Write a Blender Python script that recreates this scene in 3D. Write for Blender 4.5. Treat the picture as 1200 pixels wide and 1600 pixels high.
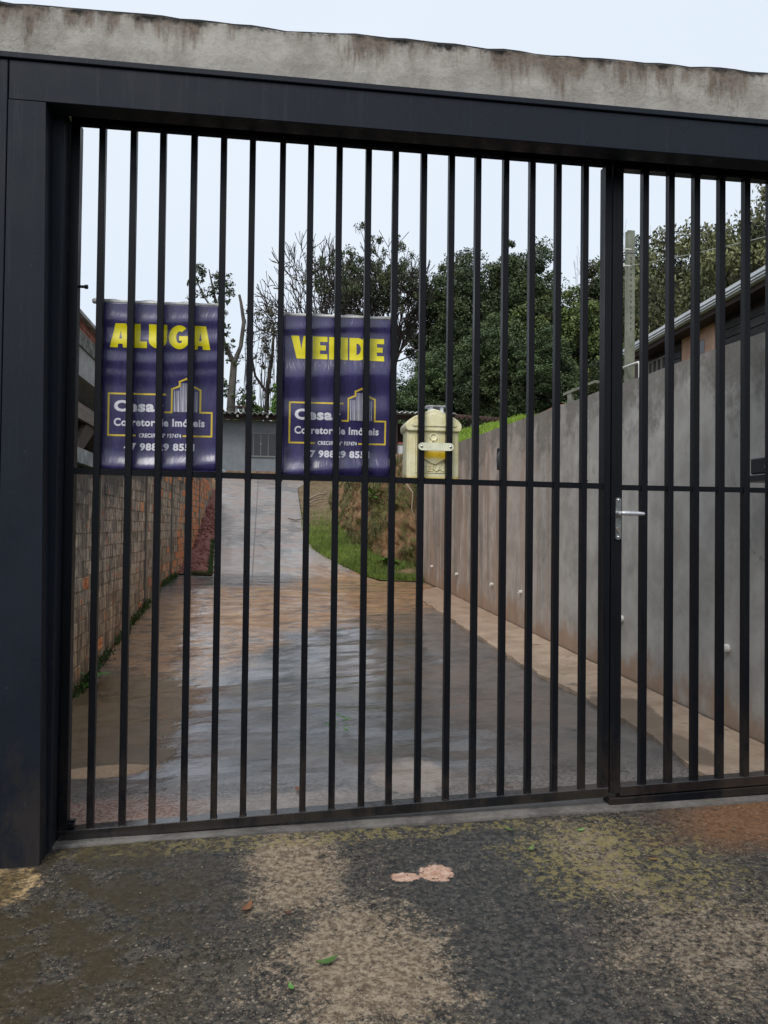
import bpy, bmesh, math, random
import numpy as np
from mathutils import Vector, Matrix, noise as mnoise

random.seed(7)
rng = np.random.default_rng(7)
for o in list(bpy.data.objects):
    bpy.data.objects.remove(o)
scene = bpy.context.scene
C = scene.collection

# ------------------------------------------------------------------ camera
cam_d = bpy.data.cameras.new('camera')
cam = bpy.data.objects.new('camera', cam_d)
C.objects.link(cam)
scene.camera = cam
YAW, PIT, ROL = 0.1404, 0.0201, 0.0116
Fv = Vector((math.sin(YAW) * math.cos(PIT), math.cos(YAW) * math.cos(PIT), math.sin(PIT)))
Rv = Vector((math.cos(YAW), -math.sin(YAW), 0))
Uv = Rv.cross(Fv)
R2 = Rv * math.cos(ROL) + Uv * math.sin(ROL)
U2 = Uv * math.cos(ROL) - Rv * math.sin(ROL)
mw = Matrix.Identity(4)
for i in range(3):
    mw[i][0], mw[i][1], mw[i][2] = R2[i], U2[i], -Fv[i]
CAM = Vector((0.5782, -2.7661, 1.0589))
mw.translation = CAM
cam.matrix_world = mw
cam_d.sensor_fit = 'VERTICAL'
cam_d.sensor_height = 24.0
cam_d.lens = 24.0 * 1249.7 / 1600.0
cam_d.clip_start = 0.05
cam_d.clip_end = 3000

# ------------------------------------------------------------------ sky, sun, exposure
SUN_EL, SUN_AZ = math.radians(48), math.radians(212)
world = bpy.data.worlds.new('World')
scene.world = world
world.use_nodes = True
wn = world.node_tree
wn.nodes.clear()
w_out = wn.nodes.new('ShaderNodeOutputWorld')
w_bg = wn.nodes.new('ShaderNodeBackground')
w_sky = wn.nodes.new('ShaderNodeTexSky')
w_sky.sky_type = 'NISHITA'
w_sky.sun_disc = False
w_sky.sun_elevation = SUN_EL
w_sky.sun_rotation = SUN_AZ
w_sky.dust_density = 3.0
w_mix = wn.nodes.new('ShaderNodeMixRGB')
w_mix.inputs['Fac'].default_value = 0.90
# overcast: an even pale cloud layer with faint mottling over the sky model
w_tc = wn.nodes.new('ShaderNodeTexCoord')
w_no = wn.nodes.new('ShaderNodeTexNoise')
w_no.inputs['Scale'].default_value = 1.6
w_no.inputs['Detail'].default_value = 4
w_ra = wn.nodes.new('ShaderNodeValToRGB')
w_ra.color_ramp.elements[0].position = 0.3
w_ra.color_ramp.elements[0].color = (6.0, 6.7, 7.7, 1)
w_ra.color_ramp.elements[1].position = 0.7
w_ra.color_ramp.elements[1].color = (6.9, 7.5, 8.3, 1)
wn.links.new(w_tc.outputs['Generated'], w_no.inputs['Vector'])
wn.links.new(w_no.outputs['Fac'], w_ra.inputs['Fac'])
wn.links.new(w_sky.outputs['Color'], w_mix.inputs['Color1'])
wn.links.new(w_ra.outputs['Color'], w_mix.inputs['Color2'])
wn.links.new(w_mix.outputs['Color'], w_bg.inputs['Color'])
w_bg.inputs['Strength'].default_value = 0.1
wn.links.new(w_bg.outputs['Background'], w_out.inputs['Surface'])

sun_d = bpy.data.lights.new('sun', 'SUN')
sun_d.energy = 1.5
sun_d.angle = math.radians(25)
sun_d.color = (1.0, 0.97, 0.93)
sun = bpy.data.objects.new('sun', sun_d)
C.objects.link(sun)
# direction towards the sun (Nishita rotation is measured clockwise from +Y)
sd = Vector((math.sin(SUN_AZ) * math.cos(SUN_EL), math.cos(SUN_AZ) * math.cos(SUN_EL), math.sin(SUN_EL)))
sun.rotation_euler = sd.to_track_quat('Z', 'Y').to_euler()
sun.location = (-6, -4, 14)

scene.view_settings.view_transform = 'Standard'
scene.view_settings.look = 'None'
scene.view_settings.exposure = 0.36
scene.view_settings.gamma = 1.0
scene.view_settings.use_curve_mapping = False
scene.render.engine = 'CYCLES'


# ------------------------------------------------------------------ material helper
class Mat:
    def __init__(self, name, rough=0.6, spec=0.5):
        self.m = bpy.data.materials.new(name)
        self.m.use_nodes = True
        self.t = self.m.node_tree
        self.b = self.t.nodes['Principled BSDF']
        self.b.inputs['Roughness'].default_value = rough
        self.b.inputs['Specular IOR Level'].default_value = spec
        g = self.t.nodes.new('ShaderNodeNewGeometry')
        self.pos = g.outputs['Position']
        self.nrm = g.outputs['Normal']
        s = self.t.nodes.new('ShaderNodeSeparateXYZ')
        self.t.links.new(self.pos, s.inputs[0])
        self.x, self.y, self.z = s.outputs

    def put(self, sock, v):
        if isinstance(v, bpy.types.NodeSocket):
            self.t.links.new(v, sock)
        elif isinstance(v, (tuple, list)) and len(v) == 3 and sock.type == 'RGBA':
            sock.default_value = (*v, 1)
        else:
            sock.default_value = v

    def scaled(self, sc):
        n = self.t.nodes.new('ShaderNodeMapping')
        n.inputs['Scale'].default_value = sc
        self.t.links.new(self.pos, n.inputs['Vector'])
        return n.outputs[0]

    def noise(self, scale=5.0, detail=4, rough=0.6, sc=(1, 1, 1), dist=0.0):
        n = self.t.nodes.new('ShaderNodeTexNoise')
        n.inputs['Scale'].default_value = scale
        n.inputs['Detail'].default_value = detail
        n.inputs['Roughness'].default_value = rough
        n.inputs['Distortion'].default_value = dist
        self.t.links.new(self.scaled(sc), n.inputs['Vector'])
        return n.outputs['Fac']

    def voro(self, scale, feature='F1', sc=(1, 1, 1), out='Distance'):
        n = self.t.nodes.new('ShaderNodeTexVoronoi')
        n.feature = feature
        n.inputs['Scale'].default_value = scale
        self.t.links.new(self.scaled(sc), n.inputs['Vector'])
        return n.outputs[out]

    def math(self, op, a, b=0.0, clamp=False):
        n = self.t.nodes.new('ShaderNodeMath')
        n.operation = op
        n.use_clamp = clamp
        self.put(n.inputs[0], a)
        self.put(n.inputs[1], b)
        return n.outputs[0]

    def mr(self, v, a, b, c=0.0, d=1.0, smooth=True):
        n = self.t.nodes.new('ShaderNodeMapRange')
        n.interpolation_type = 'SMOOTHSTEP' if smooth else 'LINEAR'
        self.put(n.inputs[0], v)
        for i, k in enumerate((a, b, c, d)):
            self.put(n.inputs[i + 1], k)
        return n.outputs[0]

    def mix(self, f, a, b, mode='MIX'):
        n = self.t.nodes.new('ShaderNodeMixRGB')
        n.blend_type = mode
        self.put(n.inputs[0], f)
        self.put(n.inputs[1], a)
        self.put(n.inputs[2], b)
        return n.outputs[0]

    def lerp(self, f, a, b):
        return self.math('ADD', self.math('MULTIPLY', self.math('SUBTRACT', 1.0, f), a), self.math('MULTIPLY', f, b))

    def ramp(self, f, stops):
        n = self.t.nodes.new('ShaderNodeValToRGB')
        e = n.color_ramp.elements
        while len(e) < len(stops):
            e.new(0.5)
        for k, (p, c) in enumerate(stops):
            e[k].position = p
            e[k].color = (*c, 1)
        self.put(n.inputs[0], f)
        return n.outputs[0]

    def blob(self, cx, cy, rx, ry, wob=0.6, scale=4.0, soft=0.25, axes='xy'):
        """1 inside a ragged ellipse lying at a place of the ground, 0 outside"""
        a = self.x if axes[0] == 'x' else self.y
        b = self.y if axes[1] == 'y' else self.z
        dx = self.math('DIVIDE', self.math('SUBTRACT', a, cx), rx)
        dy = self.math('DIVIDE', self.math('SUBTRACT', b, cy), ry)
        d = self.math('SQRT', self.math('ADD', self.math('MULTIPLY', dx, dx), self.math('MULTIPLY', dy, dy)))
        n = self.math('MULTIPLY', self.math('SUBTRACT', self.noise(scale, 6, 0.72), 0.5), wob * 4.2)
        v = self.math('ADD', self.math('SUBTRACT', 1.0, d), n)
        return self.mr(v, -soft / 2, soft / 2)

    def bump(self, h, strength=0.3, dist=0.01):
        n = self.t.nodes.new('ShaderNodeBump')
        n.inputs['Strength'].default_value = strength
        n.inputs['Distance'].default_value = dist
        self.put(n.inputs['Height'], h)
        prev = self.b.inputs['Normal']
        if prev.is_linked:
            self.t.links.new(prev.links[0].from_socket, n.inputs['Normal'])
        self.t.links.new(n.outputs[0], prev)
        return self

    def objrand(self):
        n = self.t.nodes.new('ShaderNodeObjectInfo')
        return n.outputs['Random']

    def done(self, base=None, rough=None):
        if base is not None:
            self.put(self.b.inputs['Base Color'], base)
        if rough is not None:
            self.put(self.b.inputs['Roughness'], rough)
        return self.m


# ------------------------------------------------------------------ object helpers
def link_mesh(name, me, mat=None, parent=None, smooth=False):
    o = bpy.data.objects.new(name, me)
    C.objects.link(o)
    if mat is not None and not me.materials:
        me.materials.append(mat)
    if smooth:
        for p in me.polygons:
            p.use_smooth = True
    if parent is not None:
        o.parent = parent
        o.matrix_parent_inverse = Matrix.Identity(4)
    return o


def origin_of(parent):
    v = Vector((0, 0, 0))
    while parent is not None:
        v += parent.location
        parent = parent.parent
    return v


def obj(name, bm, mat, parent=None, smooth=False, at=None):
    """bm holds world coordinates; the object's own origin is `at` (default: its parent's origin)"""
    base = origin_of(parent)
    at = Vector(at) if at is not None else base
    bmesh.ops.translate(bm, verts=bm.verts, vec=-at)
    me = bpy.data.meshes.new(name)
    bm.to_mesh(me)
    bm.free()
    o = link_mesh(name, me, mat, parent, smooth)
    o.location = at - base
    return o


def np_mesh(name, verts, faces, mat, n=4):
    """fast mesh from arrays of equal-sided faces"""
    me = bpy.data.meshes.new(name)
    verts = np.asarray(verts, dtype=np.float32)
    faces = np.asarray(faces, dtype=np.int32)
    me.vertices.add(len(verts))
    me.vertices.foreach_set('co', verts.ravel())
    me.loops.add(faces.size)
    me.loops.foreach_set('vertex_index', faces.ravel())
    me.polygons.add(len(faces))
    me.polygons.foreach_set('loop_start', np.arange(0, faces.size, n, dtype=np.int32))
    me.polygons.foreach_set('loop_total', np.full(len(faces), n, dtype=np.int32))
    me.update(calc_edges=True)
    if mat:
        me.materials.append(mat)
    return me


def tag(o, label, cat, group=None, kind=None):
    o['label'] = label
    o['category'] = cat
    if group:
        o['group'] = group
    if kind:
        o['kind'] = kind
    return o


def thing(name, loc, label, cat, group=None):
    o = bpy.data.objects.new(name, None)
    o.empty_display_size = 0.1
    C.objects.link(o)
    o.location = loc
    return tag(o, label, cat, group)


def struct(o):
    o['kind'] = 'structure'
    return o


def stuff(o):
    o['kind'] = 'stuff'
    return o


def box(bm, x0, x1, y0, y1, z0, z1, bev=0.0):
    vs = [bm.verts.new(p) for p in ((x0, y0, z0), (x1, y0, z0), (x1, y1, z0), (x0, y1, z0),
                                    (x0, y0, z1), (x1, y0, z1), (x1, y1, z1), (x0, y1, z1))]
    fs = [bm.faces.new([vs[i] for i in q]) for q in ((0, 3, 2, 1), (4, 5, 6, 7), (0, 1, 5, 4), (1, 2, 6, 5), (2, 3, 7, 6), (3, 0, 4, 7))]
    if bev > 0:
        es = list({e for f in fs for e in f.edges})
        bmesh.ops.bevel(bm, geom=es, offset=bev, segments=1, affect='EDGES')
    return vs


def hexa(bm, p):
    """box from 8 points: 4 of the bottom ring, 4 of the top ring"""
    vs = [bm.verts.new(q) for q in p]
    for q in ((0, 3, 2, 1), (4, 5, 6, 7), (0, 1, 5, 4), (1, 2, 6, 5), (2, 3, 7, 6), (3, 0, 4, 7)):
        bm.faces.new([vs[i] for i in q])


def tube(bm, pts, r, sides=8, caps=True):
    pts = [Vector(p) for p in pts]
    rs = r if isinstance(r, (list, tuple)) else [r] * len(pts)
    rings = []
    up = None
    for i, p in enumerate(pts):
        d = (pts[min(i + 1, len(pts) - 1)] - pts[max(i - 1, 0)]).normalized()
        a = d.orthogonal().normalized() if up is None else (up - d * up.dot(d)).normalized()
        up = a
        b = d.cross(a)
        rings.append([bm.verts.new(p + (a * math.cos(t) + b * math.sin(t)) * rs[i])
                      for t in [2 * math.pi * k / sides for k in range(sides)]])
    for A, B in zip(rings, rings[1:]):
        for k in range(sides):
            bm.faces.new((A[k], A[(k + 1) % sides], B[(k + 1) % sides], B[k]))
    if caps:
        bm.faces.new(rings[0][::-1])
        bm.faces.new(rings[-1])


def prism(bm, poly, y0, y1):
    """polygon in (x, z) extruded along y"""
    A = [bm.verts.new((x, y0, z)) for x, z in poly]
    B = [bm.verts.new((x, y1, z)) for x, z in poly]
    bm.faces.new(A)
    bm.faces.new(B[::-1])
    n = len(A)
    for i in range(n):
        bm.faces.new((A[i], B[i], B[(i + 1) % n], A[(i + 1) % n]))


def lerp_tab(tab, v):
    if v <= tab[0][0]:
        return tab[0][1]
    for (a, b), (c, d) in zip(tab, tab[1:]):
        if v <= c:
            return b + (d - b) * (v - a) / (c - a)
    return tab[-1][1]


def fbm(x, y, z=0.0, octv=4):
    return mnoise.fractal((x, y, z), 1.0, 2.0, octv)


# ------------------------------------------------------------------ materials
def m_paint(name, col, rough, speck=0.15):
    m = Mat(name, rough, 0.22)
    n = m.noise(220, 2, 0.5)
    big = m.noise(2.5, 5, 0.65)
    streak = m.noise(16, 6, 0.75, sc=(3, 3, 0.10))
    dust = m.noise(5, 6, 0.75, sc=(1, 1, 0.5))
    f = m.math('ADD', m.math('MULTIPLY', n, speck), m.math('MULTIPLY', big, 0.35))
    c = m.mix(m.mr(f, 0.2, 0.55), tuple(k * 0.75 for k in col), tuple(k * 1.3 for k in col))
    c = m.mix(m.math('MULTIPLY', m.mr(streak, 0.55, 0.70), 0.22), c, tuple(k * 2.4 + 0.004 for k in col))
    low = m.mr(m.z, 0.05, 0.55, 1.0, 0.0)
    mud = m.math('MULTIPLY', m.mr(m.math('ADD', dust, m.math('MULTIPLY', low, 0.16)), 0.55, 0.72), m.lerp(low, 0.10, 0.5))
    c = m.mix(mud, c, (0.045, 0.033, 0.024))
    chip = m.mr(m.noise(60, 3, 0.6), 0.735, 0.75)
    c = m.mix(m.math('MULTIPLY', chip, 0.6), c, (0.11, 0.09, 0.08))
    m.bump(n, 0.06, 0.002)
    m.bump(big, 0.05, 0.01)
    return m.done(c, m.math('ADD', m.mr(big, 0.3, 0.7, rough - 0.08, rough + 0.1), m.math('MULTIPLY', m.mr(streak, 0.5, 0.65), -0.12)))


paint_dark = m_paint('black_gate_paint', (0.0042, 0.005, 0.0078), 0.46)
paint_wet = m_paint('wet_black_gate_paint', (0.0055, 0.0066, 0.0095), 0.20)
paint_wet.node_tree.nodes['Principled BSDF'].inputs['Specular IOR Level'].default_value = 0.8
paint_frame = m_paint('charcoal_frame_paint', (0.0095, 0.0135, 0.0210), 0.55, 0.4)


def m_lintel():
    m = Mat('weathered_beam_concrete', 0.95, 0.08)
    fine = m.noise(60, 5, 0.7)
    mid = m.noise(7, 5, 0.65)
    c = m.mix(m.mr(mid, 0.3, 0.7), (0.32, 0.295, 0.26), (0.49, 0.46, 0.41))
    c = m.mix(m.math('MULTIPLY', m.mr(fine, 0.5, 0.72), 0.35), c, (0.25, 0.22, 0.19))
    # moss and run-off below the top edge
    h = m.math('SUBTRACT', m.math('ADD', 2.722, m.math('MULTIPLY', m.x, 0.0045)), m.z)
    streak = m.noise(11, 6, 0.75, sc=(1.6, 1, 0.30))
    clump = m.noise(2.1, 4, 0.7, sc=(1, 1, 0.3))
    reach = m.math('ADD', m.math('MULTIPLY', m.mr(streak, 0.38, 0.76), 0.12), m.math('MULTIPLY', m.mr(clump, 0.4, 0.62), 0.10))
    dark = m.mr(m.math('SUBTRACT', h, reach), -0.09, 0.03, 1.0, 0.0)
    c = m.mix(m.math('MULTIPLY', dark, 0.78), c, m.mix(m.mr(fine, 0.3, 0.6), (0.055, 0.045, 0.035), (0.17, 0.12, 0.085)))
    rim = m.mr(m.math('ADD', h, m.math('MULTIPLY', m.noise(14, 5, 0.7), 0.10)), 0.055, 0.085, 1.0, 0.0)
    c = m.mix(rim, c, (0.022, 0.021, 0.02))
    cr = m.math('ABSOLUTE', m.math('SUBTRACT', m.noise(13, 6, 0.75, sc=(1, 1, 1.4)), 0.5))
    crm = m.math('MULTIPLY', m.mr(cr, 0.0, 0.012, 1.0, 0.0), m.mr(m.noise(3, 3), 0.42, 0.6))
    c = m.mix(m.math('MULTIPLY', crm, 0.6), c, (0.08, 0.07, 0.06))
    m.bump(mid, 0.35, 0.012)
    m.bump(fine, 0.5, 0.006)
    m.bump(crm, -0.4, 0.004)
    return m.done(c)


def m_right_wall():
    m = Mat('rendered_retaining_wall', 0.8, 0.35)
    big = m.noise(0.9, 5, 0.6)
    mid = m.noise(4, 5, 0.65)
    fine = m.noise(45, 4, 0.65)
    streak = m.noise(3.2, 5, 0.65, sc=(1, 1.5, 0.13))
    streak2 = m.noise(5.0, 4, 0.6, sc=(1, 1.3, 0.09))
    far = m.mr(m.y, 1.8, 5.5)
    grey = m.mix(m.mr(mid, 0.3, 0.7), (0.31, 0.295, 0.27), (0.43, 0.415, 0.38))
    pink = m.mix(m.mr(mid, 0.3, 0.7), (0.35, 0.285, 0.235), (0.47, 0.395, 0.335))
    c = m.mix(far, grey, pink)
    c = m.mix(m.math('MULTIPLY', m.mr(streak, 0.48, 0.60), m.lerp(far, 0.10, 0.55)), c, (0.16, 0.135, 0.115))
    c = m.mix(m.math('MULTIPLY', m.mr(streak2, 0.52, 0.60), m.lerp(far, 0.05, 0.45)), c, (0.30, 0.165, 0.095))
    top = m.math('SUBTRACT', m.math('ADD', 1.97, m.math('MULTIPLY', m.y, 0.0205)), m.z)
    mould = m.math('ADD', top, m.math('MULTIPLY', m.math('SUBTRACT', m.noise(2.6, 6, 0.75), 0.5), 2.2))
    mouldm = m.mr(mould, 0.0, 0.40, 1.0, 0.0)
    c = m.mix(m.math('MULTIPLY', mouldm, 0.66), c, m.mix(m.mr(fine, 0.3, 0.7), (0.075, 0.065, 0.052), (0.15, 0.13, 0.10)))
    patch = m.noise(1.6, 6, 0.7)
    c = m.mix(m.math('MULTIPLY', m.mr(patch, 0.50, 0.66), 0.32), c, (0.10, 0.092, 0.082))
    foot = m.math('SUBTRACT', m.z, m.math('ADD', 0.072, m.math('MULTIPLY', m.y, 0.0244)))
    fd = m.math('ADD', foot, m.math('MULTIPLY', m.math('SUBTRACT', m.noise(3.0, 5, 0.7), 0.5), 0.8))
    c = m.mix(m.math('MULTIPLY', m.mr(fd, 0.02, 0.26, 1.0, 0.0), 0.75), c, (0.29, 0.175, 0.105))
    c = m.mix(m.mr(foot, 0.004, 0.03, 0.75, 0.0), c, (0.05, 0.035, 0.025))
    cr = m.voro(1.1, 'DISTANCE_TO_EDGE', sc=(1, 1, 0.8))
    wob = m.math('ADD', cr, m.math('MULTIPLY', m.math('SUBTRACT', m.noise(7, 4), 0.5), 0.10))
    crm = m.math('MULTIPLY', m.mr(m.math('ABSOLUTE', wob), 0.0, 0.006, 1.0, 0.0), m.mr(m.noise(0.8, 2), 0.52, 0.6))
    c = m.mix(m.math('MULTIPLY', crm, 0.5), c, (0.10, 0.09, 0.08))
    pits = m.mr(m.voro(26), 0.05, 0.13, 1.0, 0.0)
    pits = m.math('MULTIPLY', pits, m.mr(m.noise(6, 3), 0.52, 0.62))
    c = m.mix(m.math('MULTIPLY', pits, 0.5), c, (0.08, 0.075, 0.07))
    m.bump(mid, 0.25, 0.02)
    m.bump(fine, 0.3, 0.004)
    m.bump(pits, -0.4, 0.006)
    return m.done(c, m.mr(big, 0.3, 0.7, 0.65, 0.9))


def m_drive():
    m = Mat('wet_driveway_concrete', 0.4, 0.35)
    big = m.noise(1.1, 6, 0.65)
    mid = m.noise(5, 6, 0.7)
    fine = m.noise(70, 4, 0.7)
    broom = m.noise(2.8, 6, 0.7, sc=(0.8, 3.2, 1), dist=0.8)
    broom2 = m.noise(7.5, 6, 0.7, sc=(0.8, 2.4, 1), dist=0.8)
    trowel = m.noise(26, 5, 0.65, sc=(1.0, 1.7, 1), dist=1.6)
    upper = m.mr(m.y, 7.8, 9.2)
    dry = m.mix(m.mr(mid, 0.38, 0.62), (0.25, 0.23, 0.215), (0.39, 0.36, 0.335))
    dry = m.mix(m.math('MULTIPLY', m.mr(big, 0.46, 0.58), 0.6), dry, (0.36, 0.265, 0.215))
    dry = m.mix(m.math('MULTIPLY', m.mr(m.noise(0.8, 6, 0.7, sc=(1, 0.5, 1)), 0.52, 0.60), 0.65), dry, (0.16, 0.155, 0.155))
    wet = m.mix(m.mr(mid, 0.38, 0.62), (0.040, 0.038, 0.037), (0.115, 0.105, 0.098))
    wet = m.mix(m.math('MULTIPLY', m.mr(big, 0.48, 0.60), 0.6), wet, (0.17, 0.115, 0.085))
    near = m.mr(m.y, 0.15, 0.75, 1.0, 0.0)
    wet = m.mix(m.math('MULTIPLY', near, m.mr(fine, 0.42, 0.60)), wet, (0.30, 0.255, 0.225))
    c = m.mix(upper, wet, dry)
    # brown muddy water: the wash across the foot of the slope, the pool on the left, the run between
    wash = m.math('MAXIMUM', m.blob(1.9, 7.6, 1.15, 2.0, 0.35, 1.1, 0.5), m.blob(0.75, 5.9, 1.3, 1.5, 0.4, 1.2, 0.5))
    wash = m.math('MULTIPLY', wash, m.mr(broom, 0.34, 0.52))
    pool = m.blob(-0.36, 2.05, 0.52, 1.15, 0.24, 2.6, 0.14)
    pool2 = m.blob(-0.15, 0.98, 0.32, 0.26, 0.25, 2.5, 0.15)
    run = m.math('MULTIPLY', m.blob(-0.1, 4.6, 0.75, 1.8, 0.35, 1.4, 0.4), m.mr(broom2, 0.40, 0.54))
    mud = m.math('MAXIMUM', m.math('MAXIMUM', wash, run), m.math('MAXIMUM', pool, pool2))
    mudc = m.mix(m.mr(mid, 0.36, 0.64), (0.28, 0.14, 0.058), (0.44, 0.25, 0.115))
    deep = m.mix(m.mr(mid, 0.36, 0.64), (0.115, 0.075, 0.032), (0.17, 0.11, 0.052))
    mudc = m.mix(m.math('MAXIMUM', pool, pool2), mudc, deep)
    c = m.mix(m.math('MULTIPLY', mud, 0.93), c, mudc)
    silt = m.blob(-0.14, 0.80, 0.24, 0.085, 0.28, 7, 0.2)
    c = m.mix(silt, c, m.mix(m.mr(fine, 0.4, 0.6), (0.36, 0.22, 0.12), (0.50, 0.34, 0.21)))
    redmud = m.blob(0.0, 0.22, 0.36, 0.22, 0.35, 5, 0.6)
    c = m.mix(m.math('MULTIPLY', redmud, 0.8), c, m.mix(m.mr(fine, 0.42, 0.58), (0.22, 0.09, 0.05), (0.42, 0.28, 0.22)))
    dryp = m.blob(1.17, 0.50, 0.16, 0.22, 0.30, 6, 0.3)
    dryp2 = m.blob(0.66, 0.26, 0.40, 0.12, 0.45, 6, 0.7)
    pale = m.math('MAXIMUM', dryp, m.math('MULTIPLY', dryp2, 0.6))
    c = m.mix(m.math('MULTIPLY', pale, 0.8), c, m.mix(m.mr(mid, 0.4, 0.6), (0.32, 0.25, 0.20), (0.46, 0.375, 0.31)))
    cut = m.voro(0.55, 'DISTANCE_TO_EDGE', sc=(1, 0.9, 0))
    cw = m.math('ADD', cut, m.math('MULTIPLY', m.math('SUBTRACT', m.noise(5, 5, 0.7), 0.5), 0.14))
    crack = m.math('MULTIPLY', m.mr(m.math('ABSOLUTE', cw), 0.0, 0.008, 1.0, 0.0), m.mr(m.noise(0.9, 2), 0.42, 0.5))
    # straight formwork joints of the ramp
    jx = m.math('SUBTRACT', m.math('SUBTRACT', m.x, 0.33), m.math('MULTIPLY', m.math('SUBTRACT', m.y, 8.6), -0.012))
    joint = m.math('MULTIPLY', m.mr(m.math('ABSOLUTE', jx), 0.006, 0.016, 1.0, 0.0), m.mr(m.y, 8.55, 8.6))
    crack = m.math('MAXIMUM', crack, m.math('MULTIPLY', joint, 0.8))
    c = m.mix(m.math('MULTIPLY', crack, 0.75), c, (0.03, 0.028, 0.025))
    specks = m.mr(fine, 0.56, 0.68)
    c = m.mix(m.math('MULTIPLY', specks, 0.45), c, (0.045, 0.04, 0.036))
    # the water film: patchy on the rough slab, lying still in the pool, thin on the ramp
    fsum = m.math('ADD', m.math('MULTIPLY', broom, 0.55), m.math('MULTIPLY', big, 0.45))
    film = m.mr(m.math('ADD', fsum, m.math('MULTIPLY', m.math('SUBTRACT', broom2, 0.5), 0.8)), 0.28, 0.42)
    film = m.math('MULTIPLY', film, m.lerp(upper, 1.0, 0.30))
    film = m.math('MULTIPLY', film, m.math('SUBTRACT', 1.0, m.math('MULTIPLY', m.math('MAXIMUM', pale, near), 0.6)))
    streaks = m.math('MULTIPLY', mud, m.mr(broom2, 0.53, 0.57))
    film = m.math('MULTIPLY', film, m.math('SUBTRACT', 1.0, m.math('MULTIPLY', mud, 0.68)))
    film = m.math('MAXIMUM', film, m.math('MULTIPLY', streaks, 0.95))
    poolm = m.math('MAXIMUM', pool, pool2)
    film = m.math('MAXIMUM', film, m.math('MULTIPLY', poolm, 0.55))
    film = m.math('MULTIPLY', film, m.math('SUBTRACT', 1.0, m.math('MAXIMUM', silt, m.math('MULTIPLY', redmud, 0.6))))
    m.b.inputs['Coat IOR'].default_value = 1.6
    m.put(m.b.inputs['Coat Weight'], film)
    m.put(m.b.inputs['Coat Roughness'], m.lerp(poolm, m.mr(broom2, 0.35, 0.65, 0.012, 0.06), 0.02))
    # coat follows the ripples left by the trowel, flattened where water stands
    n = m.t.nodes.new('ShaderNodeBump')
    n.inputs['Strength'].default_value = 0.065
    n.inputs['Distance'].default_value = 0.010
    still = m.math('SUBTRACT', 1.0, m.math('MULTIPLY', poolm, 0.97))
    hgt = m.math('ADD', m.math('MULTIPLY', trowel, m.mr(m.y, 0.3, 3.0, 4.5, 0.6)), m.math('ADD', m.math('MULTIPLY', broom, 1.6), m.math('MULTIPLY', broom2, 0.9)))
    m.put(n.inputs['Height'], m.math('MULTIPLY', hgt, still))
    m.t.links.new(n.outputs[0], m.b.inputs['Coat Normal'])
    r = m.lerp(film, 0.62, 0.38)
    m.bump(m.math('MULTIPLY', broom, still), 0.45, 0.02)
    m.bump(m.math('MULTIPLY', trowel, still), 0.8, 0.012)
    m.bump(m.math('MULTIPLY', fine, still), 0.5, 0.004)
    m.bump(crack, -0.6, 0.01)
    return m.done(c, r)


def m_strip():
    m = Mat('tan_dry_concrete', 0.75, 0.3)
    mid = m.noise(5, 5, 0.65)
    fine = m.noise(60, 4, 0.7)
    cr = m.noise(8, 5, 0.7, sc=(1, 3, 1))
    c = m.mix(m.mr(mid, 0.3, 0.7), (0.30, 0.215, 0.15), (0.44, 0.335, 0.245))
    c = m.mix(m.math('MULTIPLY', m.mr(fine, 0.5, 0.7), 0.35), c, (0.2, 0.14, 0.1))
    far = m.mr(m.y, 2.5, 6.5)
    c = m.mix(m.math('MULTIPLY', far, 0.45), c, (0.26, 0.15, 0.09))
    wet = m.math('MAXIMUM', m.math('MAXIMUM', m.blob(2.45, 1.25, 0.16, 0.35, 0.35, 6, 0.25), m.blob(2.40, 0.62, 0.10, 0.30, 0.4, 6, 0.3)), m.math('MULTIPLY', m.mr(m.noise(4, 5, 0.7, sc=(1, 1.6, 1)), 0.58, 0.64), 0.8))
    c = m.mix(m.math('MULTIPLY', wet, 0.7), c, (0.11, 0.085, 0.062))
    m.bump(cr, 0.3, 0.012)
    m.bump(fine, 0.4, 0.004)
    return m.done(c, m.lerp(wet, 0.72, 0.3))


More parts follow.
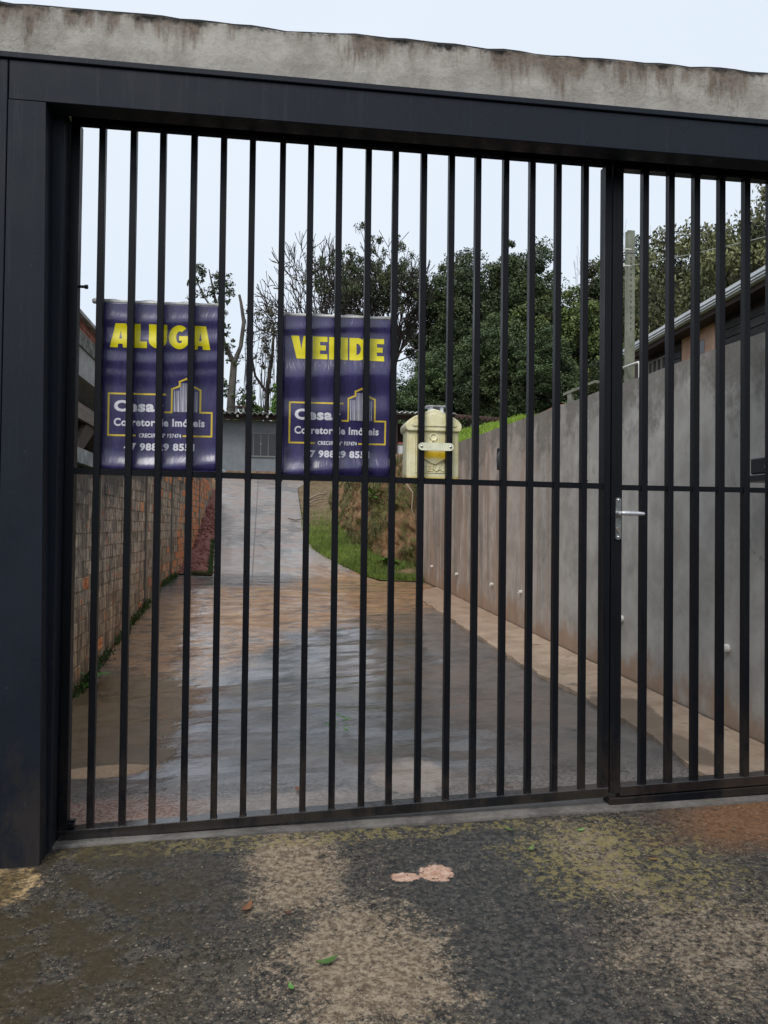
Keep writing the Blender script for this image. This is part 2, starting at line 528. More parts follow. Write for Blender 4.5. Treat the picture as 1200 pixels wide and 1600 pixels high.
def m_fore():
    m = Mat('wet_exposed_aggregate', 0.6, 0.22)
    big = m.noise(1.5, 6, 0.65)
    mid = m.noise(7, 6, 0.7)
    fine = m.noise(55, 5, 0.75)

    def stones(scale, lo):
        st = m.voro(scale, out='Color')
        d = m.voro(scale)
        g = m.t.nodes.new('ShaderNodeSeparateColor')
        m.t.links.new(st, g.inputs[0])
        col = m.ramp(g.outputs[0], [(0.0, (0.026, 0.026, 0.025)), (0.30, (0.055, 0.050, 0.044)), (0.56, (0.095, 0.080, 0.064)),
                                    (0.76, (0.15, 0.105, 0.080)), (0.90, (0.21, 0.165, 0.118)), (1.0, (0.32, 0.27, 0.20))])
        show = m.math('MULTIPLY', m.mr(d, 0.26, 0.46, 1.0, 0.0), m.mr(g.outputs[1], lo, lo + 0.08))
        return col, show, d

    matrix = m.mix(m.mr(fine, 0.38, 0.62), (0.014, 0.014, 0.013), (0.095, 0.082, 0.064))
    s1, k1, d1 = stones(90, 0.42)
    s2, k2, d2 = stones(190, 0.35)
    c = m.mix(k2, matrix, s2)
    c = m.mix(k1, c, s1)
    gran = m.noise(85, 6, 0.85)
    gran2 = m.noise(26, 8, 0.85)

    def dissolve(b, k=1.15, w=4.6):
        """break a patch up into grains: solid in its middle, scattered crumbs at its rim"""
        v = m.math('ADD', m.math('MULTIPLY', b, k), m.math('MULTIPLY', m.math('SUBTRACT', m.math('ADD', m.math('MULTIPLY', gran, 0.6), m.math('MULTIPLY', gran2, 0.4)), 0.5), w))
        return m.mr(v, 0.70, 0.88)

    # dark wheel-worn film in the middle
    wear = m.mr(m.math('ADD', big, m.math('MULTIPLY', m.math('SUBTRACT', mid, 0.5), 0.6)), 0.44, 0.56)
    wear = m.math('MAXIMUM', m.math('MULTIPLY', wear, 0.45), m.math('MULTIPLY', m.blob(1.22, -0.5, 0.30, 0.75, 0.25, 3, 0.8), 0.62))
    wear = m.math('MAXIMUM', wear, m.math('MULTIPLY', m.blob(0.32, -0.40, 0.26, 0.32, 0.25, 3, 0.8), 0.55))
    c = m.mix(m.math('MULTIPLY', dissolve(wear, 1.7, 3.0), 0.58), c, m.mix(m.mr(fine, 0.42, 0.66), (0.022, 0.024, 0.025), (0.080, 0.078, 0.073)))
    # tan worn patches with their own outlines, broken up by the stones
    tan = m.mix(m.mr(fine, 0.38, 0.62), (0.17, 0.12, 0.076), (0.46, 0.36, 0.245))
    edge = m.math('MULTIPLY', m.mr(m.noise(30, 6, 0.8), 0.42, 0.52), m.mr(d1, 0.2, 0.42))
    edge2 = m.mr(m.noise(38, 6, 0.8), 0.40, 0.56)
    p1 = m.blob(0.66, -0.30, 0.17, 0.34, 0.35, 7, 1.6)
    p2 = m.blob(0.82, -0.82, 0.26, 0.32, 0.40, 7, 1.7)
    p3 = m.blob(1.60, -0.36, 0.13, 0.30, 0.45, 7, 0.8)
    p5 = m.blob(1.75, -0.85, 0.45, 0.30, 0.45, 7, 1.6)
    p6 = m.blob(0.42, -0.88, 0.30, 0.16, 0.45, 6, 1.0)
    p4 = m.blob(-0.24, -0.28, 0.17, 0.12, 0.35, 9, 0.2)
    pp = m.math('MAXIMUM', p1, p2)
    c = m.mix(m.math('MULTIPLY', dissolve(pp), 0.62), c, tan)
    pq = m.math('MAXIMUM', m.math('MAXIMUM', p3, p5), m.math('MULTIPLY', p6, 0.6))
    c = m.mix(m.math('MULTIPLY', dissolve(pq, 0.85), 0.5), c, tan)
    c = m.mix(m.math('MULTIPLY', m.math('MULTIPLY', p4, edge2), 0.95), c, (0.52, 0.36, 0.18))
    po = m.math('MAXIMUM', m.blob(1.085, -0.385, 0.050, 0.050, 0.42, 19, 0.15), m.blob(0.985, -0.40, 0.042, 0.028, 0.38, 22, 0.15))
    c = m.mix(m.math('MULTIPLY', po, 0.94), c, m.mix(m.mr(fine, 0.4, 0.6), (0.42, 0.24, 0.165), (0.62, 0.42, 0.32)))
    mn = m.mr(m.noise(38, 5, 0.8), 0.44, 0.56)
    moss = m.math('MULTIPLY', m.math('MAXIMUM', m.blob(1.66, -0.38, 0.38, 0.34, 0.45, 4, 0.9), m.blob(0.6, -0.10, 1.1, 0.06, 0.5, 6, 0.9)), mn)
    c = m.mix(m.math('MULTIPLY', dissolve(moss, 1.15), 0.7), c, (0.24, 0.195, 0.075))
    rust = m.math('MULTIPLY', m.blob(2.35, -0.20, 0.42, 0.20, 0.4, 5, 0.9), 0.5)
    c = m.mix(m.math('MULTIPLY', rust, m.mr(fine, 0.3, 0.55, 0.4, 1.0)), c, (0.27, 0.115, 0.04))
    bmoss = m.math('MULTIPLY', m.blob(-0.02, -0.55, 0.45, 0.55, 0.3, 3, 0.9), 0.8)
    c = m.mix(m.math('MULTIPLY', bmoss, m.mr(mid, 0.40, 0.56)), c, (0.05, 0.036, 0.016))
    film = m.mr(m.math('ADD', m.math('MULTIPLY', m.noise(2.2, 5, 0.65), 0.6), m.math('MULTIPLY', mid, 0.4)), 0.46, 0.56)
    r = m.lerp(film, 0.75, 0.42)
    r = m.lerp(m.math('MAXIMUM', dissolve(pp), po), r, 0.85)
    m.bump(mid, 0.3, 0.012)
    m.bump(d1, -0.7, 0.007)
    m.bump(fine, 0.8, 0.005)
    return m.done(c, r)


def m_simple(name, c0, c1, scale=6, rough=0.8, bump=0.3, dist=0.01, sc=(1, 1, 1), spec=0.35, fine=50, var=0.0):
    m = Mat(name, rough, spec)
    n = m.noise(scale, 5, 0.65, sc=sc)
    f = m.noise(fine, 4, 0.65, sc=sc)
    v = m.math('ADD', m.math('MULTIPLY', n, 0.7), m.math('MULTIPLY', f, 0.3))
    c = m.mix(m.mr(v, 0.35, 0.65), c0, c1)
    if var:
        h = m.t.nodes.new('ShaderNodeHueSaturation')
        m.put(h.inputs['Value'], m.mr(m.objrand(), 0, 1, 1 - var, 1 + var, False))
        m.put(h.inputs['Color'], c)
        c = h.outputs[0]
    if bump:
        m.bump(n, bump, dist)
        m.bump(f, bump, dist * 0.3)
    return m.done(c)


def m_slurry(vary=True):
    """brick face smeared with cement slurry, rain-streaked, rusty towards the foot"""
    m = Mat('slurry_coated_brick', 0.9, 0.2)
    st = m.noise(11, 7, 0.8, sc=(1, 1.6, 0.20))
    fine = m.noise(30, 6, 0.8, sc=(1, 1.4, 0.30))
    big = m.noise(1.3, 5, 0.65)
    c = m.mix(m.mr(st, 0.38, 0.58), (0.17, 0.14, 0.112), (0.58, 0.475, 0.36))
    c = m.mix(m.math('MULTIPLY', m.mr(fine, 0.52, 0.58), 0.9), c, (0.03, 0.026, 0.022))
    lowz = m.math('SUBTRACT', m.z, m.math('MULTIPLY', m.y, 0.075))
    c = m.mix(m.math('MULTIPLY', m.mr(m.math('ADD', lowz, m.math('MULTIPLY', big, 1.0)), 0.35, 1.05, 1.0, 0.0), 0.6), c,
              m.mix(m.mr(st, 0.42, 0.58), (0.16, 0.09, 0.04), (0.46, 0.28, 0.13)))
    dk = m.math('MULTIPLY', m.mr(m.math('ADD', lowz, m.math('MULTIPLY', big, 1.4)), 1.55, 1.9), 0.75)
    c = m.mix(dk, c, m.mix(m.mr(fine, 0.4, 0.6), (0.13, 0.125, 0.115), (0.03, 0.03, 0.03)))
    # chips where the slurry has flaked off the clay
    chip = m.math('MULTIPLY', m.mr(m.noise(9, 4, 0.6), 0.635, 0.655), 0.9)
    c = m.mix(chip, c, (0.55, 0.16, 0.06))
    if vary:
        h = m.t.nodes.new('ShaderNodeHueSaturation')
        m.put(h.inputs['Value'], m.mr(m.objrand(), 0, 1, 0.92, 1.08, False))
        m.put(h.inputs['Color'], c)
        c = h.outputs[0]
    else:
        c = m.mix(0.36, c, (0.05, 0.042, 0.035))
    m.bump(st, 0.7, 0.015)
    m.bump(fine, 0.8, 0.01)
    return m.done(c)


def m_brick():
    m = Mat('orange_clay_brick', 0.85, 0.2)
    n = m.noise(14, 5, 0.7)
    f = m.noise(80, 3, 0.6)
    c = m.mix(m.mr(n, 0.38, 0.62), (0.46, 0.14, 0.055), (0.74, 0.29, 0.125))
    c = m.mix(m.math('MULTIPLY', m.mr(m.noise(30, 5, 0.75), 0.52, 0.62), 0.7), c, (0.10, 0.05, 0.03))
    c = m.mix(m.math('MULTIPLY', m.mr(m.noise(3, 5, 0.7), 0.50, 0.60), 0.6), c, (0.46, 0.31, 0.20))
    h = m.t.nodes.new('ShaderNodeHueSaturation')
    m.put(h.inputs['Value'], m.mr(m.objrand(), 0, 1, 0.75, 1.1, False))
    m.put(h.inputs['Color'], c)
    m.bump(n, 0.4, 0.008)
    m.bump(f, 0.4, 0.003)
    return m.done(h.outputs[0])


def m_leaf(name, c0, c1, var=0.25, scale=1.6, rough=0.55):
    m = Mat(name, rough, 0.35)
    n = m.noise(scale, 3, 0.6)
    g = m.noise(14, 2, 0.6)
    c = m.mix(m.mr(m.math('ADD', m.math('MULTIPLY', n, 0.55), m.math('MULTIPLY', g, 0.45)), 0.36, 0.64), c0, c1)
    h = m.t.nodes.new('ShaderNodeHueSaturation')
    m.put(h.inputs['Value'], m.mr(m.objrand(), 0, 1, 1 - var, 1 + var, False))
    m.put(h.inputs['Hue'], m.mr(m.objrand(), 0, 1, 0.485, 0.515, False))
    m.put(h.inputs['Color'], c)
    return m.done(h.outputs[0])


def m_vinyl():
    m = Mat('purple_vinyl_print', 0.3, 0.5)
    n = m.noise(5, 4, 0.6, sc=(5, 1, 0.6))
    c = m.mix(m.mr(n, 0.3, 0.7), (0.034, 0.025, 0.105), (0.050, 0.039, 0.150))
    sp = m.mr(m.noise(130, 2, 0.5), 0.70, 0.74)
    c = m.mix(m.math('MULTIPLY', sp, 0.5), c, (0.01, 0.01, 0.015))
    m.bump(m.noise(6, 4, 0.6, sc=(3, 1, 1.2), dist=1.5), 0.30, 0.012)
    m.b.inputs['Coat Weight'].default_value = 0.7
    m.b.inputs['Coat Roughness'].default_value = 0.24
    return m.done(c, m.mr(n, 0.3, 0.7, 0.22, 0.36))


def m_flat(name, col, rough=0.4, metal=0.0, spec=0.5, nscale=30, amt=0.15):
    m = Mat(name, rough, spec)
    n = m.noise(nscale, 4, 0.6)
    c = m.mix(m.mr(n, 0.3, 0.7), tuple(k * (1 - amt) for k in col), tuple(min(1, k * (1 + amt)) for k in col))
    m.b.inputs['Metallic'].default_value = metal
    m.bump(n, 0.05, 0.003)
    return m.done(c)


paint_shade = m_paint('shaded_black_paint', (0.004, 0.005, 0.007), 0.8)  # same paint again, darkened and dulled to hold the shade under the header
paint_shade.node_tree.nodes['Principled BSDF'].inputs['Specular IOR Level'].default_value = 0.08
lintel_m = m_lintel()
rwall_m = m_right_wall()
drive_m = m_drive()
strip_m = m_strip()
fore_m = m_fore()
slurry_m = m_slurry()
brick_m = m_brick()
mortar_m = m_simple('dark_damp_mortar', (0.06, 0.05, 0.042), (0.16, 0.13, 0.10), 12, 0.9, 0.5, 0.01)
dark_strip_m = m_simple('dark_wall_strip', (0.035, 0.03, 0.027), (0.085, 0.072, 0.062), 8, 0.85, 0.4, 0.01, sc=(1, 1, 0.4))
sill_m = m_simple('threshold_concrete', (0.10, 0.092, 0.083), (0.22, 0.203, 0.183), 9, 0.5, 0.4, 0.008, fine=70)
earth_m = None


def m_earth():
    m = Mat('cut_clay_earth', 0.9, 0.2)
    n = m.noise(3, 6, 0.7, sc=(1, 1, 0.6))
    f = m.noise(24, 5, 0.75)
    c = m.ramp(m.math('ADD', m.math('MULTIPLY', n, 0.5), m.math('MULTIPLY', f, 0.5)),
               [(0.36, (0.03, 0.02, 0.012)), (0.46, (0.15, 0.085, 0.045)), (0.54, (0.27, 0.155, 0.085)), (0.64, (0.40, 0.27, 0.165))])
    moss = m.mr(m.math('ADD', m.noise(1.5, 5, 0.7), m.math('MULTIPLY', m.math('SUBTRACT', f, 0.5), 0.5)), 0.48, 0.56)
    c = m.mix(m.math('MULTIPLY', moss, 0.8), c, m.mix(m.mr(f, 0.42, 0.6), (0.03, 0.04, 0.010), (0.11, 0.13, 0.040)))
    m.bump(n, 0.6, 0.05)
    m.bump(f, 0.8, 0.02)
    return m.done(c)


earth_m = m_earth()
soil_grass_m = m_simple('mossy_soil', (0.06, 0.055, 0.018), (0.23, 0.15, 0.085), 5, 0.9, 0.6, 0.02)
ground_m = m_simple('field_ground', (0.045, 0.06, 0.018), (0.10, 0.10, 0.04), 1.2, 0.95, 0.5, 0.05, fine=12)
street_m = m_simple('wet_street_asphalt', (0.035, 0.036, 0.037), (0.07, 0.07, 0.068), 6, 0.5, 0.4, 0.006, fine=90)
rubble_m = m_simple('crushed_brick_rubble', (0.12, 0.045, 0.034), (0.30, 0.12, 0.095), 16, 0.85, 0.8, 0.02, fine=70)
grass_m = m_leaf('short_green_grass', (0.085, 0.125, 0.022), (0.21, 0.29, 0.055), 0.1, 1.2)
lawn_m = m_leaf('bright_lawn_grass', (0.17, 0.28, 0.025), (0.30, 0.46, 0.06), 0.1, 1.5)

# ------------------------------------------------------------------ ground levels
ZL = [(-0.2, 0.0), (0.3, 0.0), (1.5, -0.035), (2.8, -0.07), (4.5, 0.10), (6.9, 0.345), (8.0, 0.37), (9.0, 0.38)]


def lower_z(X, Y):
    l = lerp_tab(ZL, Y)
    r = 0.072 + 0.0244 * Y
    t = (X + 0.7) / 3.5
    return l + (r - l) * min(1, max(0, t))


def drive_z(X, Y):
    if Y <= 8.6:
        return lower_z(X, Y)
    return lower_z(X, 8.6) + 0.142 * (Y - 8.6) * min(1, (Y - 8.6) / 0.8 * 0.5 + 0.5)


def fore_z(X, Y):
    return 0.018 + 0.024 * max(-1, min(3.4, X)) + 0.055 * (Y + 0.07)


def hill_z(X, Y):
    if Y < -0.13:
        return max(-0.45, fore_z(X, Y) - 0.06) if Y > -4.5 else -0.45
    if X < -0.86:
        z = 1.0 + 0.05 * max(0, Y)
        return min(z, 2.42)
    if X > 2.94 and Y < 25:
        return 1.85 + 0.028 * max(0, min(Y, 20))
    if Y >= 25:
        return 2.42 + 0.02 * max(0, min(Y - 26, 60)) + 0.00012 * max(0, Y - 80) * 10
    return drive_z(X, Y) - 0.16


xs = [-900, -300, -100, -40, -20, -10, -6, -4, -2.5, -1.5, -0.88, -0.84, -0.5, 0, 0.5, 1, 1.5, 2, 2.5, 2.90, 2.96, 3.4, 4, 5, 6, 8, 11, 15, 20, 30, 50, 100, 300, 900]
ys = [-900, -300, -80, -30, -14, -8, -4.52, -4.5, -3, -2, -1, -0.5, -0.15, -0.11, 1, 2, 3, 4, 5, 6, 7, 8, 8.6, 10, 12, 14, 16, 18, 20, 22, 24, 24.98, 25.02, 27, 30, 35, 40, 50, 65, 90, 150, 300, 900]
gv = [(x, y, hill_z(x, y)) for y in ys for x in xs]
gf = [(j * len(xs) + i, j * len(xs) + i + 1, (j + 1) * len(xs) + i + 1, (j + 1) * len(xs) + i)
      for j in range(len(ys) - 1) for i in range(len(xs) - 1)]
struct(link_mesh('ground', np_mesh('ground', gv, gf, ground_m)))


def sheet(name, xs_, ys_, zf, mat, thick=0.05, xmap=None):
    """a slab with a real edge: top surface on a grid plus a skirt"""
    bm = bmesh.new()
    G = []
    for y in ys_:
        row = []
        for x in xs_:
            X = xmap(x, y) if xmap else x
            row.append(bm.verts.new((X, y, zf(X, y))))
        G.append(row)
    for a, b in zip(G, G[1:]):
        for i in range(len(a) - 1):
            bm.faces.new((a[i], a[i + 1], b[i + 1], b[i]))
    be = [e for e in bm.edges if e.is_boundary]
    r = bmesh.ops.extrude_edge_only(bm, edges=be)
    for v in r['geom']:
        if isinstance(v, bmesh.types.BMVert):
            v.co.z -= thick
    bmesh.ops.recalc_face_normals(bm, faces=bm.faces)
    return struct(obj(name, bm, mat, smooth=False))


fr = lambda a, b, n: [a + (b - a) * k / n for k in range(n + 1)]

# street side: rough wet apron in front of the gate
sheet('forecourt', fr(-2.6, 5.4, 40), fr(-4.4, -0.053, 36), lambda X, Y: fore_z(X, Y) + 0.006 * fbm(X * 1.3, Y * 1.3), fore_m, 0.06)
sheet('street', fr(-60, 60, 40), fr(-14, -4.42, 8), lambda X, Y: -0.30, street_m, 0.12)
# threshold strip under the gate rail
sheet('threshold', fr(-0.62, 3.2, 60), [-0.050, 0.02, 0.13], lambda X, Y: 0.024 + 0.0245 * X + 0.002 * fbm(X * 6, Y * 6), sill_m, 0.08)
# lower, level stretch of the drive inside the gate
sheet('driveway', fr(-0.68, 2.79, 46), fr(0.132, 8.6, 110),
      lambda X, Y: lower_z(X, Y) + (0.0 if Y > 8.5 else 0.010 * fbm(X * 0.9, Y * 1.6) + 0.004 * fbm(X * 3, Y * 5, 3)), drive_m, 0.08)
UL = [(8.6, -0.22), (11.6, -0.40), (15, -0.58), (22.5, -0.98), (25.2, -1.15)]
UR = [(8.6, 2.14), (9.1, 1.92), (9.6, 1.72), (10.3, 1.50), (11.0, 1.33), (12, 1.26), (13.3, 1.24), (16.4, 1.28), (19.9, 1.34), (22.5, 1.40), (25.2, 1.9)]
UPZ = lambda X, Y: drive_z(X, Y) + 0.004 * fbm(X * 1.5, Y * 1.5) * min(1, (Y - 8.603) * 2)
JOINT_Y = [8.603, 13.2, 17.6, 21.0, 25.2]
for a, b in zip(JOINT_Y, JOINT_Y[1:]):   # cast slabs of the ramp with open joints between them
    sheet('driveway_slab', [k / 14 for k in range(15)], fr(a + 0.006, b - 0.012, max(4, int((b - a) * 4))), UPZ, drive_m, 0.10,
          xmap=lambda t, y: lerp_tab(UL, y) + (lerp_tab(UR, y) - lerp_tab(UL, y)) * t)
# tan dry strip along the right wall
SE = [(0.135, 2.30), (0.32, 2.33), (0.9, 2.37), (1.3, 2.345), (1.7, 2.36), (2.1, 2.335), (2.9, 2.32), (3.9, 2.305), (5.0, 2.31), (6.25, 2.28), (7.2, 2.50), (7.7, 2.77)]
sheet('concrete_strip', [k / 6 for k in range(7)], fr(0.135, 7.7, 150),
      lambda X, Y: lower_z(X, Y) + 0.020 + 0.004 * fbm(X * 4, Y * 4), strip_m, 0.03,
      xmap=lambda t, y: (lerp_tab(SE, y) + 0.022 * fbm(y * 4.0, 3.3) + 0.012 * fbm(y * 15, 1.3)) * (1 - t) + 2.785 * t)

# ------------------------------------------------------------------ concrete beam over the entrance
bm = bmesh.new()
N = 90
ring = []
for i in range(N + 1):
    x = -1.3 + 5.2 * i / N
    t = 2.728 + 0.0045 * (x - 0.3) + 0.011 * fbm(x * 2.3, 0.7) + 0.006 * fbm(x * 9, 2.1)
    f = -0.118 + 0.006 * fbm(x * 3, 5.0)
    ring.append([bm.verts.new(p) for p in ((x, f, 2.47), (x, f - 0.004 + 0.005 * fbm(x * 5, 8), 2.60), (x, f, t - 0.02), (x, f + 0.02, t),
                                           (x, 0.14, t + 0.01), (x, 0.15, 2.47))])
for a, b in zip(ring, ring[1:]):
    for k in range(6):
        bm.faces.new((a[k], a[(k + 1) % 6], b[(k + 1) % 6], b[k]))
bm.faces.new(ring[0])
bm.faces.new(ring[-1][::-1])
bmesh.ops.recalc_face_normals(bm, faces=bm.faces)
beam = obj('concrete_beam', bm, lintel_m, at=(0.9, 0, 2.38))
tag(beam, 'rough grey concrete beam with black mouldy top edge above the gate', 'concrete beam')

# ------------------------------------------------------------------ charcoal portal frame round the gate
fr_t = thing('gate_frame', (0.9, 0.0, 0.0), 'dark charcoal sheet metal portal framing the barred gate', 'gate frame')


def part_box(name, mat, parent, dims, bev=0.002):
    bm = bmesh.new()
    box(bm, *dims, bev=bev)
    return obj(name, bm, mat, parent, at=((dims[0] + dims[1]) / 2, (dims[2] + dims[3]) / 2, dims[4]))


part_box('side_panel', paint_frame, fr_t, (-0.95, -0.253, -0.160, 0.10, -0.02, 2.507))
bm = bmesh.new()
hexa(bm, [(-0.2495, -0.160, -0.02), (-0.112, -0.160, -0.02), (-0.112, -0.078, -0.02), (-0.2495, -0.078, -0.02),
          (-0.2495, -0.160, 2.3805), (-0.139, -0.160, 2.3805), (-0.139, -0.078, 2.3805), (-0.2495, -0.078, 2.3805)])
obj('column_panel', bm, paint_frame, fr_t, at=(-0.18, -0.12, 0))
part_box('reveal_post', paint_frame, fr_t, (-0.2495, -0.1035, -0.076, 0.02, 0.0, 2.41))
part_box('header_panel', paint_frame, fr_t, (-0.2495, 3.25, -0.160, -0.078, 2.382, 2.507))
part_box('top_trim', paint_frame, fr_t, (-0.97, 3.27, -0.168, -0.115, 2.509, 2.528))
part_box('right_column', paint_frame, fr_t, (2.78, 3.25, -0.160, 0.10, 0.0, 2.3805))
# header channel with stiffener plates seen from underneath
part_box('header_channel', paint_shade, fr_t, (-0.10, 2.778, -0.074, -0.008, 2.428, 2.449))
part_box('soffit_panel', paint_shade, fr_t, (-0.10, 2.778, -0.0775, 0.11, 2.4505, 2.466))
part_box('track_beam', paint_shade, fr_t, (-0.10, 2.778, 0.056, 0.10, 2.440, 2.449))
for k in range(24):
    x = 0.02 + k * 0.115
    part_box('stiffener', paint_shade, fr_t, (x, x + 0.05, -0.070, -0.012, 2.420, 2.4275), 0.001)

# ------------------------------------------------------------------ sliding gate
def rail_z(X):        # the lower rail follows the fall of the ground
    return 0.019 + 0.0418 * (X + 0.069)


gate = thing('sliding_gate', (0.85, 0.02, 0.02), 'black barred gate leaf hung with two purple banners and a mailbox', 'gate')


def bar_part(name, mat, parent, x0, x1, y0, y1, zb, zt, bev=0.0015):
    bm = bmesh.new()
    box(bm, x0, x1, y0, y1, zb, zt, bev=bev)
    if name == 'bar':    # weld beads where the tube meets the rails, and a hair of bend
        for z in (zb + 0.001, zt - 0.012, 1.2185, 1.2385):
            n = 6
            tube(bm, [(x0 - 0.001 + (x1 - x0 + 0.002) * k / n, y0 + 0.001 + (0.005 if 1.1 < z < 1.3 else 0), z + random.uniform(-0.001, 0.001)) for k in range(n + 1)],
                 [random.uniform(0.0018, 0.0036) for k in range(n + 1)], 5)
            tube(bm, [(x1, y0 + 0.004 + 0.02 * k / 4, z + random.uniform(-0.001, 0.001)) for k in range(5)], [random.uniform(0.0018, 0.0034) for k in range(5)], 5)
        bnd = random.uniform(-0.0016, 0.0016)
        for v in bm.verts:
            t = (v.co.z - zb) / (zt - zb)
            v.co.x += bnd * 4 * t * (1 - t)
    return obj(name, bm, mat, parent, at=((x0 + x1) / 2, (y0 + y1) / 2, zb))


bar_part('stile', paint_dark, gate, -0.101, -0.071, 0.0, 0.045, rail_z(-0.09) + 0.012, 2.402)
bar_part('stile', paint_dark, gate, 1.776, 1.801, 0.0, 0.050, rail_z(1.79) + 0.012, 2.402)
for k in range(18):
    X = k * 0.1 + 0.002 * math.sin(k * 2.3)
    bar_part('bar', paint_dark, gate, X - 0.0105, X + 0.0105, 0.0, 0.030, rail_z(X) + 0.034, 2.412)
bm = bmesh.new()
box(bm, -0.071, 1.776, 0.006, 0.024, 1.219, 1.239)
for v in bm.verts:
    v.co.z -= 0.0085 * (v.co.x - 0.85)
obj('mid_rail', bm, paint_dark, gate, at=(0.85, 0.015, 1.22))
bm = bmesh.new()
box(bm, -0.101, 1.801, -0.002, 0.052, 0.0, 0.034, bev=0.002)
for v in bm.verts:
    v.co.z += rail_z(v.co.x)
obj('bottom_rail', bm, paint_wet, gate, at=(0.85, 0.02, 0.02))
bar_part('top_rail', paint_shade, gate, -0.101, 1.801, 0.002, 0.032, 2.402, 2.445)
bm = bmesh.new()
box(bm, -0.10, -0.055, 0.012, 0.05, 0.055, 0.072, bev=0.002)
box(bm, -0.068, -0.05, 0.02, 0.04, 0.072, 0.079, bev=0.001)
obj('guide_block', bm, paint_dark, gate, at=(-0.08, 0.03, 0.05))
bm = bmesh.new()
tube(bm, [(-0.071, 0.022, 1.858), (-0.050, 0.022, 1.858)], 0.005, 8)
tube(bm, [(-0.052, 0.022, 1.858), (-0.042, 0.022, 1.858)], 0.0075, 8)
obj('bolt', bm, paint_dark, gate, at=(-0.07, 0.022, 1.858))

# ------------------------------------------------------------------ pedestrian gate
chrome = m_flat('worn_chrome', (0.62, 0.62, 0.60), 0.28, 1.0, 0.5, 60, 0.2)
ped = thing('pedestrian_gate', (2.28, 0.02, 0.1), 'narrow black barred gate with silver lever handle, right of the wide gate', 'gate')
bar_part('stile', paint_dark, ped, 1.8055, 1.846, 0.0, 0.045, 0.108, 2.426)
bar_part('stile', paint_dark, ped, 2.735, 2.774, 0.0, 0.045, 0.146, 2.426)
for k in range(8):
    X = 1.934 + 0.1012 * k
    bar_part('bar', paint_dark, ped, X - 0.0115, X + 0.0115, 0.0, 0.030, 0.128 + 0.038 * (X - 1.87), 2.400)
bar_part('top_rail', paint_dark, ped, 1.846, 2.735, 0.001, 0.040, 2.392, 2.426)
bm = bmesh.new()
box(bm, 1.846, 2.735, 0.006, 0.024, 1.208, 1.227)
obj('mid_rail', bm, paint_dark, ped, at=(2.3, 0.015, 1.21))
bm = bmesh.new()
box(bm, 1.846, 2.735, -0.001, 0.050, 0.0, 0.036, bev=0.002)
for v in bm.verts:
    v.co.z += 0.098 + 0.040 * (v.co.x - 1.87)
obj('bottom_rail', bm, paint_wet, ped, at=(2.3, 0.02, 0.11))
bm = bmesh.new()
box(bm, 1.803, 2.775, -0.004, 0.055, -0.028, 0.0, bev=0.002)
for v in bm.verts:
    v.co.z += 0.094 + 0.040 * (v.co.x - 1.87)
obj('lower_sill', bm, paint_dark, ped, at=(2.3, 0.02, 0.08))
# lever handle on its long plate
lx = 1.829


def capsule_plate(bm, cx, z0, z1, w, y0, y1, seg=8):
    r = w / 2
    poly = []
    for k in range(seg + 1):
        a = math.pi * k / seg
        poly.append((cx + r * math.cos(a), z1 - r + r * math.sin(a)))
    for k in range(seg + 1):
        a = math.pi + math.pi * k / seg
        poly.append((cx + r * math.cos(a), z0 + r + r * math.sin(a)))
    prism(bm, poly, y0, y1)


bm = bmesh.new()
capsule_plate(bm, lx, 1.026, 1.180, 0.021, -0.007, 0.001)
handle = obj('handle', bm, chrome, ped, at=(lx, -0.003, 1.10))
bm = bmesh.new()
tube(bm, [(lx - 0.002, -0.004, 1.122), (lx - 0.002, -0.040, 1.122)], 0.008, 10)
pts = [(lx - 0.008, -0.044, 1.1225), (lx + 0.004, -0.046, 1.1225), (lx + 0.03, -0.046, 1.1220), (lx + 0.06, -0.046, 1.1215), (lx + 0.079, -0.045, 1.1210), (lx + 0.083, -0.045, 1.1208)]
tube(bm, pts, [0.006, 0.0085, 0.0085, 0.0075, 0.0062, 0.003], 10)
obj('lever', bm, m_flat('satin_handle', (0.72, 0.72, 0.74), 0.35, 0.6), handle, smooth=True, at=(lx, -0.04, 1.12))
for z in (1.170, 1.036):
    bm = bmesh.new()
    bmesh.ops.create_uvsphere(bm, u_segments=10, v_segments=6, radius=0.005, matrix=Matrix.Translation((lx, -0.007, z)))
    obj('screw', bm, chrome, handle, smooth=True, at=(lx, -0.007, z))
bm = bmesh.new()
capsule_plate(bm, lx, 1.052, 1.072, 0.012, -0.011, -0.006)
obj('key_cylinder', bm, m_flat('dull_brass', (0.42, 0.38, 0.30), 0.4, 1.0), handle, at=(lx, -0.008, 1.06))

# ------------------------------------------------------------------ banners
vinyl = m_vinyl()
ink_y = m_flat('yellow_print', (0.92, 0.80, 0.008), 0.32, 0.0, 0.55, 40, 0.06)
ink_g = m_flat('gold_print', (0.85, 0.62, 0.07), 0.32, 0.0, 0.55, 40, 0.06)
ink_w = m_flat('white_print', (0.86, 0.86, 0.92), 0.32, 0.0, 0.55, 40, 0.05)
rod_m = m_flat('white_plastic_rod', (0.72, 0.72, 0.70), 0.4)
cap_m = m_flat('white_end_cap', (0.78, 0.78, 0.77), 0.4)


def arc(cx, cy, rx, ry, a0, a1, n=10):
    return [(cx + rx * math.cos(math.radians(a0 + (a1 - a0) * k / n)), cy + ry * math.sin(math.radians(a0 + (a1 - a0) * k / n))) for k in range(n + 1)]


